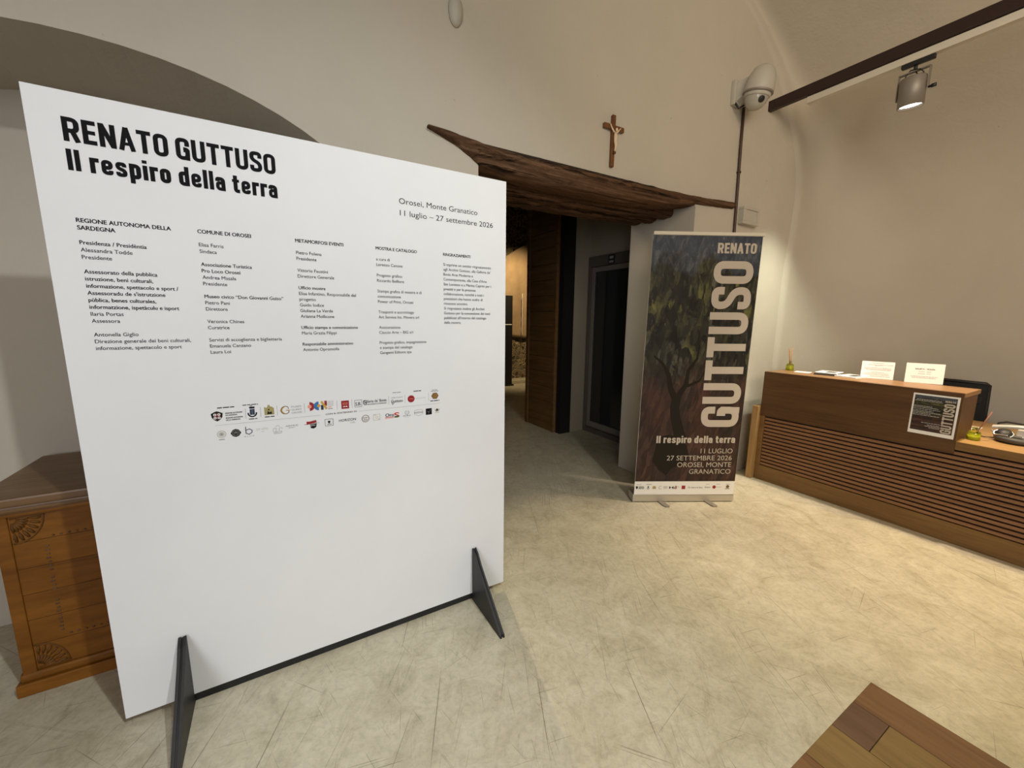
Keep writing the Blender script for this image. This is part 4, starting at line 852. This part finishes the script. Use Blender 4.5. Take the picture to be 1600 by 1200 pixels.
for k in range(5):
    a = 2*pi*k/5+.63; e = Vector((4.90+.17*cos(a), CHY+.22*sin(a), .075))
    g = obj('base_leg', MB().tube([(4.90, CHY, .12), e], [.026, .016], 8), 'blackp', oc); obj('caster', MB().lathe(e-Vector((0, .015, .048)), [(.0255, 0), (.027, .004), (.027, .026), (.0255, .03)], (0, 1, 0), 14), 'blackp', g)

# ------------------------------------------------------------------ carved chest in the niche
ch = thing('wooden_chest', 'carved brown wooden chest standing in the arched niche behind the panel', 'chest', (-.35, 2.3, 0))
CX0, CX1 = -.905, .30
obj('lid', MB().box(CX0-.045, CX1+.045, 2.005, 2.575, .752, .787, .008).box(CX0-.025, CX1+.025, 2.02, 2.57, .727, .753, .008), 'chest_top', ch)
obj('body', MB().box(CX0, CX1, 2.055, 2.565, .06, .728, .004).box(CX0-.002, CX0+.036, 2.046, 2.10, .08, .727, .004), 'chest', ch)
obj('plinth', MB().box(CX0-.022, CX1+.03, 2.035, 2.57, 0, .05, .004).box(CX0-.012, CX1+.018, 2.044, 2.57, .05, .085, .010), 'chest', ch)
fp = MB()
for i in range(6): fp.box(CX0+.036, CX1-.06, 2.050, 2.058, .088+.103*i, .088+.103*i+.1015, .0015)
obj('front_planks', fp, 'chest', ch)
for zc, sg in ((.697, -1), (.095, 1)):
    cm = MB(); ux = CX0+.042; n_ = 7
    for k in range(n_):
        a = R(5+80*k/(n_-1))
        for r0, r1 in ((.014, .042), (.045, .072)):
            cm.tube([(ux+1.05*r*cos(a), 2.0495, zc+sg*1.25*r*sin(a)) for r in (r0, (r0+r1)/2, r1)], [.002, .0055, .0035], 6)
    cm.tube([(ux+.082*cos(R(5*k)), 2.0495, zc+sg*.096*sin(R(5*k))) for k in range(19)], .0028, 6)
    cm.tube([(ux, 2.0495, zc), (ux+.086, 2.0495, zc)], .0028, 6)
    obj('fan_carving', cm, 'chest_fan', ch)
bd_ = MB()
for k in range(23):
    z = .222+.0158*k
    if k not in (9, 10, 15): bd_.box(-.790-(.003 if k % 2 else 0), -.781, 2.0485, 2.0515, z, z+.007, .001)
for k in range(26):
    x = -.765+.021*k; bd_.lathe((x, 2.051, .611), [(.0055, 0), (.003, .003), (.0005, .0035)], (0, -1, 0), 6).lathe((x, 2.051, .204), [(.0055, 0), (.003, .003), (.0005, .0035)], (0, -1, 0), 6)
tag(obj('beaded_inlay', bd_, 'chest_dark', ch), kind='stuff')
obj('moulding', MB().box(CX0-.004, CX1+.01, 2.036, 2.056, .708, .724, .006), 'chest', ch)

# ------------------------------------------------------------------ table at the lower right corner
tb = thing('wooden_table', 'butcher-block wooden table with only its far corner showing at the lower right', 'table', (.62, -.5, 0))
TZ, TX0, TX1, TY0, TY1 = .74, .30, .938, -1.3, .226
wm = []
for i, (dk_, lt_) in enumerate([((.11, .048, .015), (.18, .088, .033)), ((.085, .041, .018), (.135, .070, .035)), ((.135, .074, .019), (.21, .126, .040)), ((.10, .045, .014), (.16, .078, .027))]):
    k = wood('table_stave_wood', dk_, lt_, (22, 2.0, 22), .45, bmp=.12); wm.append(k)
st = MB(); rn = random.Random(5); edges = [.938, .858, .775, .684, .61, .53, .45, .37, .30]
brk = [[-.02, -.55], [.1745-.0, -.22, -.7], [.02-.25, -.6], [.0, -.45], [-.3], [.0], [-.2], [.05]]
brk = [[-.75], [.1745, -.30], [-.10, -.7], [.13, -.4], [-.2, -.6], [.05], [-.4], [0]]
cols = [[0, 3], [1, 2, 0], [2, 3, 0], [0, 1, 2], [2, 0, 3], [1, 2], [0, 3], [2, 0]]
for i in range(8):
    ys = [TY1]+brk[i]+[TY0]
    for j in range(len(ys)-1): st.box(edges[i+1]+.0004, edges[i]-.0004, ys[j+1]+.0004, ys[j]-.0004, TZ-.035, TZ, .0012, cols[i][j])
obj('table_top', st, wm, tb)
for x in (TX0+.05, TX1-.05):
    for y_ in (TY0+.05, TY1-.05): obj('leg', MB().box(x-.03, x+.03, y_-.03, y_+.03, 0, TZ-.035, .003), wm[0], tb)
obj('apron', MB().box(TX0+.05, TX1-.05, TY1-.062, TY1-.042, TZ-.11, TZ-.035).box(TX0+.05, TX1-.05, TY0+.042, TY0+.062, TZ-.11, TZ-.035).box(TX0+.04, TX0+.06, TY0+.06, TY1-.06, TZ-.11, TZ-.035).box(TX1-.06, TX1-.04, TY0+.06, TY1-.06, TZ-.11, TZ-.035), wm[0], tb)

# ------------------------------------------------------------------ things in the hall and gallery
sg = thing('door_sign', 'tiny black and white sign on the head of the glazed hall door', 'sign', (3.37, 3.53, 2.05))
obj('sign_plate', MB().box(3.368, 3.374, 3.475, 3.575, 2.055, 2.155, .001), 'blackp', sg)
g = Flat(['grey']); g.rect(.02, .08, .055, .085).rect(.015, .085, .012, .035); g.build('sign_print', sg, (Vector((3.368, 3.575, 2.055)), Vector((0, -1, 0)), Vector((0, 0, 1)), Vector((-1, 0, 0))))
ct = []
for j in range(25):
    v_ = j/24; r_ = []
    for i in range(49):
        u_ = i/48; x = 3.7+2.0*u_; zt = 2.80+.60*(x-4.479); zb = .99+.03*sin(5*u_); z = zb+(zt-zb)*v_
        r_.append((x, 7.80+.05*sin(9*u_+3.2*(1-v_))*(1-.5*v_)+.018*sin(31*u_+6*v_), z))
    ct.append(r_)
cu = thing('hanging_cloth', 'warm-lit tan canvas hanging on the gallery stone wall', 'cloth', (4.7, 7.8, 1.0))
obj('cloth_sheet', MB().grid(ct), 'canvas', cu, solid=.01)
obj('seam_cord', MB().tube([(4.79+.006*sin(9*k), 7.735, 1.02+.95*k/10) for k in range(11)], .008, 6), 'paper', cu)
bp_ = thing('display_stand', 'tall black board standing in the lit gallery beyond the doorway', 'stand', (4.2, 7.45, 0))
obj('board', MB().box(3.85, 4.345, 7.40, 7.47, .03, 1.90, .004), 'blackp', bp_); obj('stand_foot', MB().box(3.83, 4.36, 7.34, 7.54, 0, .03, .003), 'blackp', bp_)
obj('label_strip', MB().box(4.16, 4.33, 7.396, 7.40, 1.295, 1.31), 'white', bp_)
